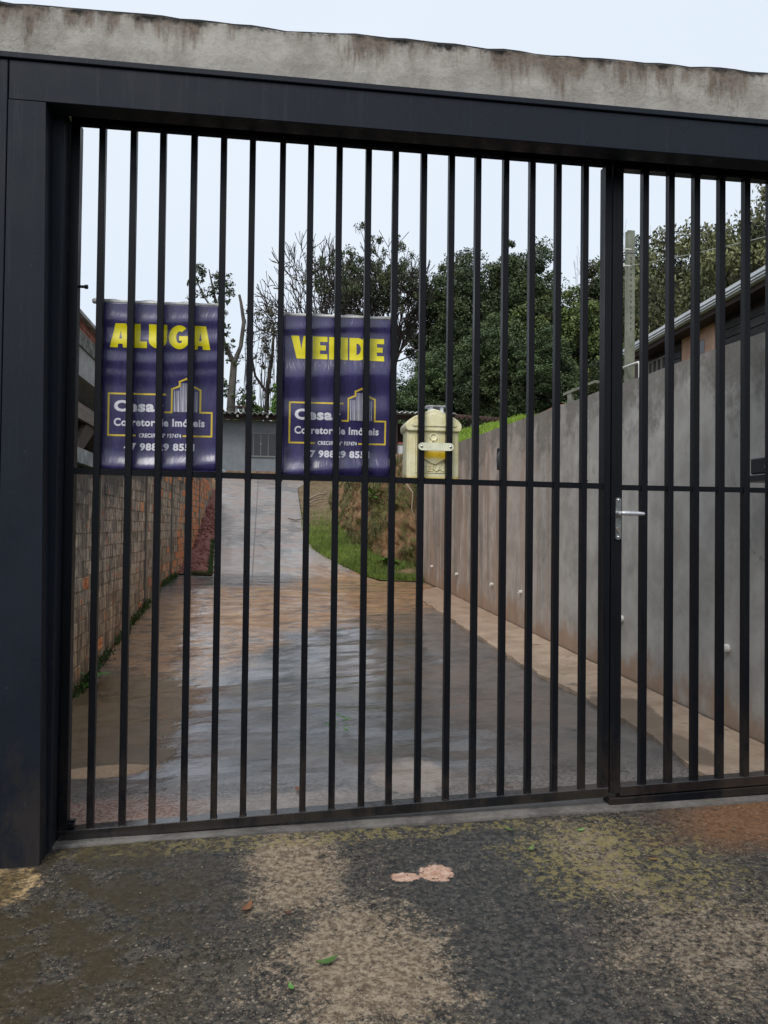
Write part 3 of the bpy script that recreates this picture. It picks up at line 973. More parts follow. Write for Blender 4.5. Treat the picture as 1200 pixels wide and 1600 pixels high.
# heavy headline letters, unit height, each (width, [loops]); outer loop then holes
LET = {
    'A': (0.86, [[(0.0, 0), (0.20, 1), (0.66, 1), (0.86, 0), (0.54, 0), (0.52, 0.15), (0.34, 0.15), (0.32, 0)],
                 [(0.37, 0.36), (0.43, 0.72), (0.49, 0.36)]]),
    'L': (0.60, [[(0, 0), (0, 1), (0.32, 1), (0.32, 0.27), (0.60, 0.27), (0.60, 0)]]),
    'U': (0.76, [[(0, 1), (0.31, 1), (0.31, 0.36)] + arc(0.385, 0.36, 0.075, 0.11, 180, 360, 8) + [(0.46, 1), (0.76, 1), (0.76, 0.36)]
                 + arc(0.38, 0.36, 0.38, 0.36, 0, -180, 12)]),
    'G': (0.84, [arc(0.45, 0.5, 0.45, 0.5, 50, 330, 22) + [(0.84, 0.56), (0.44, 0.56), (0.44, 0.36), (0.56, 0.36), (0.56, 0.26)]
                 + arc(0.46, 0.5, 0.15, 0.26, 300, 60, 12)]),
    'V': (0.84, [[(0, 1), (0.33, 1), (0.43, 0.42), (0.52, 1), (0.84, 1), (0.62, 0), (0.24, 0)]]),
    'E': (0.62, [[(0, 0), (0, 1), (0.62, 1), (0.62, 0.77), (0.31, 0.77), (0.31, 0.61), (0.56, 0.61), (0.56, 0.39), (0.31, 0.39), (0.31, 0.23), (0.62, 0.23), (0.62, 0)]]),
    'N': (0.80, [[(0, 0), (0, 1), (0.30, 1), (0.50, 0.52), (0.50, 1), (0.80, 1), (0.80, 0), (0.52, 0), (0.30, 0.50), (0.30, 0)]]),
    'D': (0.80, [[(0, 0), (0, 1), (0.36, 1)] + arc(0.36, 0.5, 0.44, 0.5, 90, -90, 14)[1:],
                 [(0.30, 0.25)] + arc(0.32, 0.5, 0.17, 0.25, -90, 90, 10) + [(0.30, 0.75)]]),
}


def curve_mesh(loops):
    """flat filled shape (x, y) -> list of verts, faces"""
    cu = bpy.data.curves.new('outline', 'CURVE')
    cu.dimensions = '2D'
    cu.fill_mode = 'BOTH'
    for lp in loops:
        s = cu.splines.new('POLY')
        s.points.add(len(lp) - 1)
        for p, (a, b) in zip(s.points, lp):
            p.co = (a, b, 0, 1)
        s.use_cyclic_u = True
    return eval_curve(cu)


def eval_curve(cu):
    o = bpy.data.objects.new('outline', cu)
    C.objects.link(o)
    dg = bpy.context.evaluated_depsgraph_get()
    me = o.evaluated_get(dg).to_mesh()
    vs = [tuple(v.co) for v in me.vertices]
    fs = [tuple(p.vertices) for p in me.polygons]
    o.evaluated_get(dg).to_mesh_clear()
    bpy.data.objects.remove(o)
    bpy.data.curves.remove(cu)
    return vs, fs


def text_mesh(s, bold):
    cu = bpy.data.curves.new('lettering', 'FONT')
    cu.body = s
    cu.size = 1.0
    cu.offset = bold
    cu.space_character = 1.0 + bold * 2.2
    cu.resolution_u = 3
    return eval_curve(cu)


def fit(vf, u0, u1, v0, v1):
    """scale a flat shape into the box u0..u1, v0..v1 (v measured downwards)"""
    vs, fs = vf
    a = np.array(vs)
    mn, mx = a.min(0), a.max(0)
    out = [(u0 + (x - mn[0]) / (mx[0] - mn[0]) * (u1 - u0), v1 - (y - mn[1]) / (mx[1] - mn[1]) * (v1 - v0)) for x, y, *_ in vs]
    return out, fs


def headline(word, u0, u1, v0, v1):
    vs, fs, x = [], [], 0.0
    for ch in word:
        w, loops = LET[ch]
        v, f = curve_mesh([[(x + a, b) for a, b in lp] for lp in loops])
        fs += [tuple(i + len(vs) for i in q) for q in f]
        vs += v
        x += w + 0.07
    return fit((vs, fs), u0, u1, v0, v1)


def stroke(pts, w):
    """mitre-free strip of small quads along a polyline, in (u*aspect, v) metres handled by caller"""
    vs, fs = [], []
    for (a, b), (c, d) in zip(pts, pts[1:]):
        L = math.hypot(c - a, d - b)
        tx, ty = (c - a) / L * w / 2, (d - b) / L * w / 2
        k = len(vs)
        vs += [(a - tx - ty, b - ty + tx), (c + tx - ty, d + ty + tx), (c + tx + ty, d + ty - tx), (a - tx + ty, b - ty - tx)]
        fs.append((k, k + 1, k + 2, k + 3))
    return vs, fs


def make_banner(label, word, x0, z1, w, h, tilt, phase, waves):
    """tilt: fall of the banner to the right; waves: (z, amplitude, width) rolls in the vinyl"""
    yb = 0.052
    t = thing('banner', (x0 + w / 2, yb, z1), label, 'banner', 'banners tied to the gate')

    def S(u, v, off=0.0):
        x = x0 + u * w
        z = z1 - v * h - tilt * (u - 0.0) * w
        d = 0.0
        for vv, amp, wid in waves:
            d += amp * math.exp(-((v - vv - 0.02 * math.sin(u * 3 + phase)) / wid) ** 2)
        d += 0.0028 * math.sin(u * 9.5 + phase + v * 2) * (v ** 2) + 0.0016 * mnoise.noise((u * 3.2 + phase, v * 5, 1.0))
        d += 0.0007 * math.sin(u * 26 + phase * 2) * v
        return Vector((x, yb - d - off, z))

    bm = bmesh.new()
    nu, nv = 44, 110
    G = [[bm.verts.new(S(i / nu, j / nv)) for i in range(nu + 1)] for j in range(nv + 1)]
    for a, b in zip(G, G[1:]):
        for i in range(nu):
            bm.faces.new((a[i], b[i], b[i + 1], a[i + 1]))
    r = bmesh.ops.extrude_face_region(bm, geom=list(bm.faces))
    for v in r['geom']:
        if isinstance(v, bmesh.types.BMVert):
            v.co.y += 0.0008
    bmesh.ops.recalc_face_normals(bm, faces=bm.faces)
    obj('sheet', bm, vinyl, t, smooth=True)

    def printed(name, vf, mat, parent=t):
        vs, fs = vf
        bm = bmesh.new()
        bv = [bm.verts.new((a, b, 0)) for a, b in vs]
        for f in fs:
            try:
                bm.faces.new([bv[i] for i in f])
            except ValueError:
                pass
        us = [v.co.x for v in bm.verts]
        ws = [v.co.y for v in bm.verts]
        for axis, lo, hi, step in ((0, min(us), max(us), 0.022), (1, min(ws), max(ws), 0.009)):
            n = int((hi - lo) / step)
            for k in range(1, n + 1):
                co = [0, 0, 0]
                no = [0, 0, 0]
                co[axis] = lo + (hi - lo) * k / (n + 1)
                no[axis] = 1
                bmesh.ops.bisect_plane(bm, geom=bm.verts[:] + bm.edges[:] + bm.faces[:], plane_co=co, plane_no=no)
        for v in bm.verts:
            v.co = S(v.co.x, v.co.y, 0.0009)
        for f in bm.faces:
            f.normal_update()
            if f.normal.y > 0:
                f.normal_flip()
        return obj(name, bm, mat, parent, smooth=True)

    printed('headline_lettering', headline(word, 0.072, 0.925, 0.128, 0.272), ink_y)
    asp = w / h

    def st(pts, wd=0.0105):
        vs, fs = stroke([(a * asp, b) for a, b in pts], wd)
        return [(a / asp, b) for a, b in vs], fs

    printed('logo_outline', st([(0.29, 0.793), (0.067, 0.793), (0.067, 0.545), (0.545, 0.545)]), ink_g)
    printed('logo_outline', st([(0.545, 0.652), (0.60, 0.652), (0.60, 0.512), (0.665, 0.493), (0.665, 0.467), (0.722, 0.449),
                                (0.778, 0.470), (0.778, 0.493), (0.845, 0.515), (0.845, 0.650), (0.945, 0.650), (0.945, 0.793), (0.705, 0.793)]), ink_g)
    vs, fs = [], []
    for k, u in enumerate([0.622, 0.636, 0.648, 0.659, 0.672, 0.684, 0.695, 0.705, 0.716, 0.728, 0.741, 0.755, 0.770, 0.786, 0.80, 0.815]):
        top = 0.52 if u < 0.665 else (0.475 if u < 0.78 else 0.525)
        wd = 0.0048 if k % 3 else 0.0075
        i = len(vs)
        vs += [(u - wd / 2, 0.648), (u + wd / 2, 0.648), (u + wd / 4, top), (u - wd / 4, top)]
        fs.append((i, i + 1, i + 2, i + 3))
    printed('tower_emblem', (vs, fs), ink_w)
    printed('name_lettering', fit(text_mesh('Cesar', 0.045), 0.112, 0.530, 0.583, 0.652), ink_w)
    printed('trade_lettering', fit(text_mesh('Corretor de Imóveis', 0.036), 0.112, 0.885, 0.690, 0.738), ink_w)
    printed('licence_lettering', fit(text_mesh('CRECI/PR Nº F37474', 0.035), 0.325, 0.685, 0.780, 0.805), ink_w)
    printed('phone_lettering', fit(text_mesh('47 98829 8551', 0.045), 0.20, 0.80, 0.838, 0.884), ink_w)
    for v, nm, ov in ((-0.004, 'top_rod', (0.020 if x0 < 0.3 else 0.006, 0.004)), (1.006, 'bottom_rod', (0.006, 0.014) if x0 < 0.3 else (0.018, 0.004))):
        a = S(0, v) + Vector((-ov[0], 0.004, 0))
        b = S(1, v) + Vector((ov[1], 0.004, 0))
        bm = bmesh.new()
        tube(bm, [a, b], 0.0065, 10)
        rod = obj(nm, bm, rod_m if v < 0 else vinyl, t, smooth=True)
        for e, s in ((a, -1), (b, 1)):
            bm = bmesh.new()
            tube(bm, [e + Vector((-s * 0.010, 0, 0)), e + Vector((s * 0.010, 0, 0)), e + Vector((s * 0.014, 0, 0))], [0.0095, 0.0095, 0.006], 12)
            obj('end_cap', bm, cap_m, rod, smooth=True)
    # cord along the top rod
    a, b = S(0, -0.012), S(1, -0.012)
    bm = bmesh.new()
    tube(bm, [a + (b - a) * (k / 10) + Vector((0, 0, 0.004 * math.sin(k * 1.9 + phase))) for k in range(11)], 0.0013, 5)
    obj('cord', bm, rod_m, t)
    return t


make_banner('purple banner reading ALUGA in yellow, tied behind the gate bars at left', 'ALUGA', 0.000, 1.819, 0.392, 0.574, -0.012, 0.4,
            [(0.09, 0.006, 0.04), (0.225, 0.007, 0.05), (0.335, 0.006, 0.045), (0.42, 0.003, 0.04), (0.965, 0.015, 0.05)])
make_banner('purple banner reading VENDE in yellow, between the ALUGA banner and the mailbox', 'VENDE', 0.612, 1.804, 0.386, 0.566, -0.004, 2.1,
            [(0.07, 0.004, 0.03), (0.20, 0.004, 0.05), (0.375, 0.022, 0.10), (0.60, 0.010, 0.10), (0.965, 0.016, 0.05)])

# ------------------------------------------------------------------ mailbox
def m_mail():
    m = Mat('yellowed_plastic', 0.45, 0.45)
    n = m.noise(14, 5, 0.65)
    f = m.noise(60, 4, 0.65)
    c = m.mix(m.mr(n, 0.35, 0.65), (0.80, 0.72, 0.38), (0.95, 0.89, 0.60))
    # unbleached yellow where the strap and the lower lip kept the sun off
    u1 = m.mr(m.math('ADD', m.math('ABSOLUTE', m.math('SUBTRACT', m.z, 1.322)), m.math('MULTIPLY', n, 0.012)), 0.010, 0.028, 1.0, 0.0)
    u1 = m.math('MULTIPLY', u1, m.mr(m.math('ABSOLUTE', m.math('SUBTRACT', m.x, 1.15)), 0.045, 0.07, 1.0, 0.0))
    u2 = m.mr(m.math('ADD', m.z, m.math('MULTIPLY', n, 0.012)), 1.240, 1.256, 1.0, 0.0)
    c = m.mix(m.math('MAXIMUM', u1, u2), c, (0.80, 0.55, 0.015))
    c = m.mix(m.math('MULTIPLY', m.mr(f, 0.58, 0.72), 0.4), c, (0.22, 0.17, 0.06))
    m.bump(f, 0.15, 0.002)
    return m.done(c)


mail_m = m_mail()
mailc = 1.150
yb = 0.036
mb = thing('mailbox', (mailc, 0.10, 1.232), 'faded yellow plastic mailbox strapped to the gate bars', 'mailbox')
bm = bmesh.new()
# body: flared box with rounded upright edges
prof = []
for z, hw, d in ((1.232, 0.088, 0.10), (1.236, 0.094, 0.108), (1.25, 0.096, 0.11), (1.40, 0.0945, 0.11), (1.405, 0.094, 0.11), (1.42, 0.094, 0.11)):
    r_ = 0.012
    rg = []
    for cx, cy, a0 in ((hw - r_, r_, -90), (hw - r_, d - r_, 0), (-hw + r_, d - r_, 90), (-hw + r_, r_, 180)):
        for k in range(4):
            a = math.radians(a0 + 30 * k)
            rg.append(bm.verts.new((mailc + cx + r_ * math.cos(a), yb + cy + r_ * math.sin(a), z)))
    prof.append(rg)
for a, b in zip(prof, prof[1:]):
    n = len(a)
    for k in range(n):
        bm.faces.new((a[k], a[(k + 1) % n], b[(k + 1) % n], b[k]))
bm.faces.new(prof[0][::-1])
bm.faces.new(prof[-1])
# raised moulding low on the front and panel frame
box(bm, mailc - 0.066, mailc + 0.066, yb - 0.0025, yb + 0.004, 1.258, 1.2605)
for sx in (-0.068, 0.066):
    box(bm, mailc + sx, mailc + sx + 0.002, yb - 0.0022, yb + 0.004, 1.262, 1.398)
for k in range(15):  # beaded seam down the left edge
    box(bm, mailc - 0.0915, mailc - 0.0875, yb + 0.0005, yb + 0.006, 1.262 + k * 0.0092, 1.266 + k * 0.0092)
obj('body', bm, mail_m, mb)
# pediment lid
bm = bmesh.new()
half = [(0.0, 1.486), (0.018, 1.482), (0.045, 1.468), (0.070, 1.459), (0.088, 1.447), (0.099, 1.434), (0.102, 1.424), (0.100, 1.412), (0.094, 1.406)]
poly = [(mailc + a, b) for a, b in half] + [(mailc - a, b) for a, b in half[::-1][:-1]]
prism(bm, poly, yb - 0.010, yb + 0.125)
lid = obj('lid', bm, mail_m, mb)
bv = lid.modifiers.new('bevel', 'BEVEL')
bv.width = 0.004
bv.segments = 2
bv.limit_method = 'ANGLE'
bm = bmesh.new()
inner = [(0.0, 1.468), (0.03, 1.458), (0.055, 1.447), (0.078, 1.438), (0.082, 1.43), (0.078, 1.424), (0.0, 1.424)]
poly = [(mailc + a, b) for a, b in inner] + [(mailc - a, b) for a, b in inner[::-1][1:-1]]
prism(bm, poly, yb - 0.0135, yb - 0.009)
pd = obj('pediment', bm, mail_m, lid)
# envelope flap, emblem and worn raised word on the front
bm = bmesh.new()
for (a, b), (c, d) in (((-0.052, 1.318), (0.004, 1.289)), ((0.004, 1.289), (0.060, 1.318))):
    vs, fs = stroke([(mailc + a, b), (mailc + c, d)], 0.003)
    hexa(bm, [(x, yb + 0.001, z) for x, z in vs] + [(x, yb - 0.006, z) for x, z in vs])
bmesh.ops.recalc_face_normals(bm, faces=bm.faces)
obj('envelope_mark', bm, mail_m, mb)
bm = bmesh.new()
tube(bm, [(mailc + 0.012 * math.cos(a), yb - 0.001, 1.386 + 0.012 * math.sin(a)) for a in [math.pi * k / 8 for k in range(17)]], 0.0032, 5)
for s in (-1, 1):
    tube(bm, [(mailc + s * 0.005, yb - 0.001, 1.374), (mailc + s * 0.015, yb - 0.001, 1.357)], 0.0032, 5)
obj('raised_emblem', bm, mail_m, mb)
vs, fs = fit(text_mesh('GERAL', 0.012), -0.050, 0.050, -0.021, 0.0)
bm = bmesh.new()
bvv = [bm.verts.new((mailc + a, yb - 0.0045, 1.264 - b)) for a, b in vs]
for f in fs:
    bm.faces.new([bvv[i] for i in f])
r = bmesh.ops.extrude_face_region(bm, geom=list(bm.faces))
for v in r['geom']:
    if isinstance(v, bmesh.types.BMVert):
        v.co.y += 0.006
bmesh.ops.recalc_face_normals(bm, faces=bm.faces)
obj('raised_lettering', bm, mail_m, mb)
strap_m = m_flat('pale_plastic_strap', (0.78, 0.77, 0.56), 0.4, 0.0, 0.5, 20, 0.15)
bm = bmesh.new()
for k in (0,):
    hw, hh = 0.0635, 0.0135
    poly = []
    for k2 in range(9):
        a = math.radians(90 - 180 * k2 / 8)
        poly.append((mailc + 0.001 + hw - hh + hh * math.cos(a), 1.3475 + hh * math.sin(a)))
    for k2 in range(9):
        a = math.radians(270 - 180 * k2 / 8)
        poly.append((mailc + 0.001 - hw + hh + hh * math.cos(a), 1.3475 + hh * math.sin(a)))
    prism(bm, poly, -0.009, -0.002)
strap = obj('strap', bm, strap_m, mb)
bm = bmesh.new()
for s in (-1, 1):
    bm2 = bmesh.new()
    c = Vector((mailc + 0.001 + s * 0.052, -0.009, 1.3475))
    bmesh.ops.create_uvsphere(bm2, u_segments=12, v_segments=8, radius=0.0055, matrix=Matrix.Translation(c) @ Matrix.Diagonal((1, 0.6, 1, 1)))
    tube(bm2, [c, c + Vector((0, 0.048, 0))], 0.003, 8)
    obj('bolt', bm2, chrome, strap, smooth=True)
bm.free()

# ------------------------------------------------------------------ retaining wall on the right
def rtop(Y):
    return 1.965 + 0.0208 * Y


bm = bmesh.new()
N = 60
ring = []
for i in range(N + 1):
    y = 0.13 + (9.05 - 0.13) * i / N
    t = rtop(y) + 0.006 * fbm(y * 2.5, 1.2) + 0.004 * fbm(y * 11, 4)
    row = [bm.verts.new((2.80, y, -0.1))]
    for k in range(1, 9):
        z = -0.1 + (t + 0.1) * k / 8
        row.append(bm.verts.new((2.80 + (0.0 if k == 8 else 0.004 * fbm(y * 0.7, z * 0.9, 2)), y, z)))
    row += [bm.verts.new((2.945, y, t + 0.004)), bm.verts.new((2.95, y, -0.1))]
    ring.append(row)
for a, b in zip(ring, ring[1:]):
    for k in range(len(a) - 1):
        bm.faces.new((a[k], b[k], b[k + 1], a[k + 1]))
bm.faces.new(ring[0])
bm.faces.new(ring[-1][::-1])
bmesh.ops.recalc_face_normals(bm, faces=bm.faces)
rw = thing('retaining_wall', (2.87, 4.5, 0.1), 'stained grey brown rendered retaining wall along the right of the drive', 'wall')
obj('wall_face', bm, rwall_m, rw)
pvc = m_flat('white_drain_plastic', (0.66, 0.65, 0.60), 0.45)
for Y, Z, R in ((0.884, 0.49, 0.022), (2.073, 0.499, 0.022), (4.132, 0.504, 0.017), (5.066, 0.505, 0.017), (6.60, 0.519, 0.017), (8.09, 0.537, 0.017)):
    bm = bmesh.new()
    pr_ = [(2.805, R), (2.770, R), (2.770, R * 0.8), (2.79, R * 0.78)]
    ringz = []
    for xx, rr in pr_:
        ringz.append([bm.verts.new((xx, Y + rr * math.cos(a), Z + rr * math.sin(a))) for a in [2 * math.pi * k / 14 for k in range(14)]])
    for a, b in zip(ringz, ringz[1:]):
        for k in range(14):
            bm.faces.new((a[k], b[k], b[(k + 1) % 14], a[(k + 1) % 14]))
    pp = obj('drain_pipe', bm, pvc, rw, smooth=False)
    bm = bmesh.new()
    bmesh.ops.create_circle(bm, cap_ends=True, segments=12, radius=R * 0.79, matrix=Matrix.Translation((2.789, Y, Z)) @ Matrix.Rotation(-math.pi / 2, 4, 'Y'))
    obj('drain_mouth', bm, mortar_m, pp)

# wall lights
lamp_black = m_flat('black_lamp_plastic', (0.014, 0.015, 0.018), 0.3)
lens_m = m_flat('dark_lamp_lens', (0.05, 0.055, 0.06), 0.12, 0.0, 0.6)
lt = thing('wall_light', (2.80, 4.69, 1.735), 'small oval black bulkhead light halfway along the right wall', 'wall light')


def oval_ring(bm, x, ry, rz, cy, cz, n=20):
    return [bm.verts.new((x, cy + ry * math.cos(2 * math.pi * k / n), cz + rz * math.sin(2 * math.pi * k / n))) for k in range(n)]


def oval_body(bm, secs, cy, cz, n=20):
    R_ = [oval_ring(bm, x, ry, rz, cy, cz, n) for x, ry, rz in secs]
    for a, b in zip(R_, R_[1:]):
        for k in range(n):
            bm.faces.new((a[k], a[(k + 1) % n], b[(k + 1) % n], b[k]))
    bm.faces.new(R_[-1])
    bmesh.ops.recalc_face_normals(bm, faces=bm.faces)


bm = bmesh.new()
oval_body(bm, [(2.803, 0.085, 0.11), (2.775, 0.085, 0.11), (2.755, 0.075, 0.10), (2.755, 0.062, 0.085)], 4.69, 1.735)
obj('housing', bm, lamp_black, lt, smooth=False)
bm = bmesh.new()
oval_body(bm, [(2.756, 0.061, 0.084), (2.735, 0.05, 0.07), (2.726, 0.03, 0.04)], 4.69, 1.735)
obj('lens', bm, lens_m, lt, smooth=True)
bm = bmesh.new()
box(bm, 2.722, 2.752, 4.683, 4.697, 1.63, 1.84, bev=0.003)
obj('guard_bar', bm, lamp_black, lt)

# ------------------------------------------------------------------ lantern at the right edge of the picture
ln = thing('wall_lantern', (2.80, 0.45, 1.20), 'black box lantern on the right wall at the picture edge', 'wall light')
part_of = lambda nm, mat, d, bev=0.003: part_box(nm, mat, ln, d, bev)
part_of('lamp_box', lamp_black, (2.66, 2.79, 0.26, 0.485, 1.312, 1.384), 0.006)
part_of('flange', lamp_black, (2.645, 2.799, 0.24, 0.512, 1.278, 1.309), 0.004)
part_of('bracket', lamp_black, (2.70, 2.72, 0.40, 0.425, 1.178, 1.276))
part_of('bracket_foot', lamp_black, (2.70, 2.786, 0.34, 0.425, 1.160, 1.176))
part_of('back_plate', m_flat('grey_lamp_plate', (0.40, 0.40, 0.41), 0.4), (2.787, 2.799, 0.24, 0.58, 1.185, 1.255))
for yy in (0.30, 0.36):  # bright slivers built in place of highlights on the glossy box
    bm = bmesh.new()
    hexa(bm, [(2.664, yy, 1.318), (2.664, yy + 0.034, 1.318), (2.667, yy + 0.034, 1.318), (2.667, yy, 1.318),
              (2.657, yy + 0.010, 1.347), (2.657, yy + 0.016, 1.347), (2.661, yy + 0.016, 1.347), (2.661, yy + 0.010, 1.347)])
    obj('highlight_sliver', bm, chrome, ln)

# ------------------------------------------------------------------ brick wall on the left
lw = thing('brick_wall', (-0.78, 7.5, 0.2), 'rough brick wall smeared with cement along the left of the drive', 'wall')


def ltop(Y):
    return lerp_tab([(0.0, 1.30), (2.9, 1.425), (4.0, 1.50), (9.0, 1.85), (15.0, 2.12)], Y)


LWX = -0.7


def lwall_slab(name, y0, y1, x0, x1, mat, dz=0.0):
    bm = bmesh.new()
    n = max(2, int((y1 - y0) * 3))
    rg = []
    for i in range(n + 1):
        y = y0 + (y1 - y0) * i / n
        rg.append([bm.verts.new(p) for p in ((x0, y, -0.4), (x1, y, -0.4), (x1, y, ltop(y) + dz), (x0, y, ltop(y) + dz))])
    for a, b in zip(rg, rg[1:]):
        for k in range(4):
            bm.faces.new((a[k], b[k], b[(k + 1) % 4], a[(k + 1) % 4]))
    bm.faces.new(rg[0])
    bm.faces.new(rg[-1][::-1])
    bmesh.ops.recalc_face_normals(bm, faces=bm.faces)
    return obj(name, bm, mat, lw)


lwall_slab('wall_core', 0.13, 15.1, -0.85, LWX - 0.0056, m_slurry(False), -0.01)
STRIP_Y = [3.40, 5.79, 7.96, 9.72, 12.0]  # dark upright strips, set slightly back in the wall face
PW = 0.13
for y in STRIP_Y:
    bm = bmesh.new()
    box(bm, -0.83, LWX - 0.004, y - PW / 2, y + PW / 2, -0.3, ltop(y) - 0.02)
    obj('dark_strip', bm, dark_strip_m, lw, at=(LWX, y, 0))

brick_var = {}
for key, mat in (('s', slurry_m), ('o', brick_m)):
    for v in range(4):
        bm = bmesh.new()
        L, H, D = 0.192, 0.088, 0.02
        vs = box(bm, -D, 0.0, -L / 2, L / 2, -H / 2, H / 2)
        for q in bm.verts:
            q.co += Vector((random.uniform(-0.003, 0.003), random.uniform(-0.005, 0.005), random.uniform(-0.004, 0.004)))
        bmesh.ops.bevel(bm, geom=[e for e in bm.edges], offset=0.004, segments=1, affect='EDGES')
        me = bpy.data.meshes.new('brick')
        bm.to_mesh(me)
        bm.free()
        me.materials.append(mat)
        brick_var[key, v] = me
RH, RL = 0.0995, 0.203
slots = []
row = 0
z = -0.15
while z < 2.2:
    y = 0.25 + (RL / 2 if row % 2 else 0)
    while y < 15.0:
        if ltop(y) - 0.02 > z + RH / 2 and not any(abs(y - p) < PW / 2 + RL / 2 - 0.02 for p in STRIP_Y):
            ground_here = drive_z(-0.5, y) if y < 8.6 else lerp_tab([(8.5, 0.37), (11, 0.72), (14.9, 2.0)], y)
            if z + RH / 2 > ground_here - 0.02:
                slots.append((y, z, row))
        y += RL
    z += RH
    row += 1


def orange_p(y, z):
    if 8.1 < y < 9.6 and z < 0.5 + 0.9 * (y - 8.1):
        return 0.9
    if y >= 9.8:
        return 0.9
    n = fbm(y * 1.3 + 4, z * 2.2)
    if 6.6 < y < 7.9 and z < 0.75:
        return 0.5
    return 0.30 if n > 0.26 else 0.03


vis = sorted([s for s in slots if s[0] > 1.6], key=lambda s: s[0])
near, rest = vis[:296], vis[296:] + [s for s in slots if s[0] <= 1.6]
for y, z, r_ in near:
    k = 'o' if random.random() < orange_p(y, z) else 's'
    o = bpy.data.objects.new('brick', brick_var[k, random.randrange(4)])
    C.objects.link(o)
    o.parent = lw
    wx = LWX - 0.0040 + random.uniform(-0.004, 0.0035) + (0.003 if k == 'o' else 0)
    o.location = Vector((wx, y + random.uniform(-0.004, 0.004), z)) - lw.location
    o.rotation_euler = (random.uniform(-0.015, 0.015), 0, random.uniform(-0.02, 0.02))
for key, mat in (('s', slurry_m), ('o', brick_m)):
    bm = bmesh.new()
    for y, z, r_ in rest:
        rnd = random.Random(int(y * 1000) * 131 + r_)
        k = 'o' if rnd.random() < orange_p(y, z) else 's'
        if k != key:
            continue
        x1 = LWX - 0.002 + rnd.uniform(-0.006, 0.006)
        box(bm, x1 - 0.02, x1, y - 0.094 + rnd.uniform(-.004, .004), y + 0.094, z - 0.043, z + 0.043 + rnd.uniform(-.003, .003))
    stuff(obj('far_bricks', bm, mat, lw))

# strip of crushed brick between the wall and the ramp
bm = bmesh.new()
rows = []
for i in range(61):
    y = 8.62 + (17.5 - 8.62) * i / 60
    xl, xr = LWX - 0.015, lerp_tab(UL, y) - 0.008
    zl_ = lerp_tab([(8.5, 0.37), (11, 0.72), (14.9, 1.80), (17.5, 2.0)], y)
    zr_ = drive_z(xr, y) + 0.012
    if xl > xr - 0.02:
        xl = xr - 0.25
    rows.append([bm.verts.new((xl + (xr - xl) * k / 8, y, zl_ + (zr_ - zl_) * (k / 8) ** 0.8 + (0.03 * abs(fbm(k * 0.7, y * 3)) if 0 < k < 8 else 0))) for k in range(9)])
for a, b in zip(rows, rows[1:]):
    for k in range(8):
        bm.faces.new((a[k], a[k + 1], b[k + 1], b[k]))
struct(obj('rubble_bank', bm, rubble_m))
# loose shards lying on it: one mass of broken pieces
bm = bmesh.new()
for _ in range(420):
    y = random.uniform(8.64, 14.5)
    xr = lerp_tab(UL, y)
    t = random.random()
    x = LWX + (xr - LWX) * t
    zl_ = lerp_tab([(8.5, 0.37), (11, 0.72), (14.9, 1.80)], y)
    z = zl_ + (drive_z(xr, y) - zl_) * t ** 0.8 + 0.012
    s = random.uniform(0.012, 0.035)
    M_ = Matrix.Translation((x, y, z)) @ Matrix.Rotation(random.uniform(0, 6), 4, 'Z') @ Matrix.Rotation(random.uniform(-.5, .5), 4, 'X')
    vs = box(bm, -s, s, -s * 0.6, s * 0.6, -s * 0.3, s * 0.3)
    for v in vs:
        v.co = M_ @ v.co
tag(stuff(obj('brick_shards', bm, rubble_m)), 'loose red brick shards on the bank beside the ramp', 'rubble', kind='stuff')

# ------------------------------------------------------------------ earth bank and grass on the right of the ramp
FOOT = [(9.06, 2.80), (9.14, 2.75), (9.65, 2.34), (10.4, 2.12), (11.4, 1.96), (13.5, 1.97), (16.5, 2.05), (19.5, 2.22), (22.8, 2.45), (25.0, 3.0)]
TOPX = [(9.06, 2.96), (9.6, 2.72), (10.4, 2.55), (11.5, 2.45), (14, 2.5), (16.5, 2.62), (22.8, 3.1), (25, 3.6)]


def bank_top(y):
    return lerp_tab([(9.0, 2.12), (10, 2.22), (12, 2.42), (16, 2.55), (25, 2.62)], y)


NB, MB_ = 260, 70
bm = bmesh.new()
G = []
for i in range(NB + 1):
    y = 9.06 + (25.0 - 9.06) * (i / NB) ** 1.3
    fx, tx = lerp_tab(FOOT, y), lerp_tab(TOPX, y)
    fz, tz = drive_z(fx, y) + 0.02, bank_top(y)
    row = []
    for j in range(MB_ + 1):
        t = j / MB_
        if t < 0.75:
            s = t / 0.75
            p = Vector((fx + (tx - fx) * s ** 1.6, y, fz + (tz - fz) * s))
            a = 0.17 * math.sin(math.pi * min(1, s * 1.0 + 0.05))
            d = fbm(y * 1.3, p.z * 1.6, 7) * a + 0.08 * fbm(y * 5, p.z * 4, 3) + 0.05 * abs(fbm(y * 13, p.z * 7, 5))
            p.x += d
            p.y += 0.04 * fbm(y * 4, p.z * 4, 9)
        else:
            s = (t - 0.75) / 0.25
            p = Vector((tx + s * 2.2, y, tz + 0.10 * s + 0.05 * fbm(y * 2, s * 3, 4)))
        row.append(bm.verts.new(p))
    G.append(row)
for a, b in zip(G, G[1:]):
    for k in range(MB_):
        bm.faces.new((a[k], b[k], b[k + 1], a[k + 1]))
bmesh.ops.recalc_face_normals(bm, faces=bm.faces)
struct(obj('earth_bank', bm, earth_m, smooth=True))

VERGE = [(y, lerp_tab(UR, y)) for y in (8.62, 9.0, 9.5, 10, 11, 12, 13.5, 16, 19.9)]


def verge_z(x, y):
    return drive_z(x, max(8.6, y)) + 0.012 + 0.02 * max(0, fbm(x * 2, y * 2, 1))


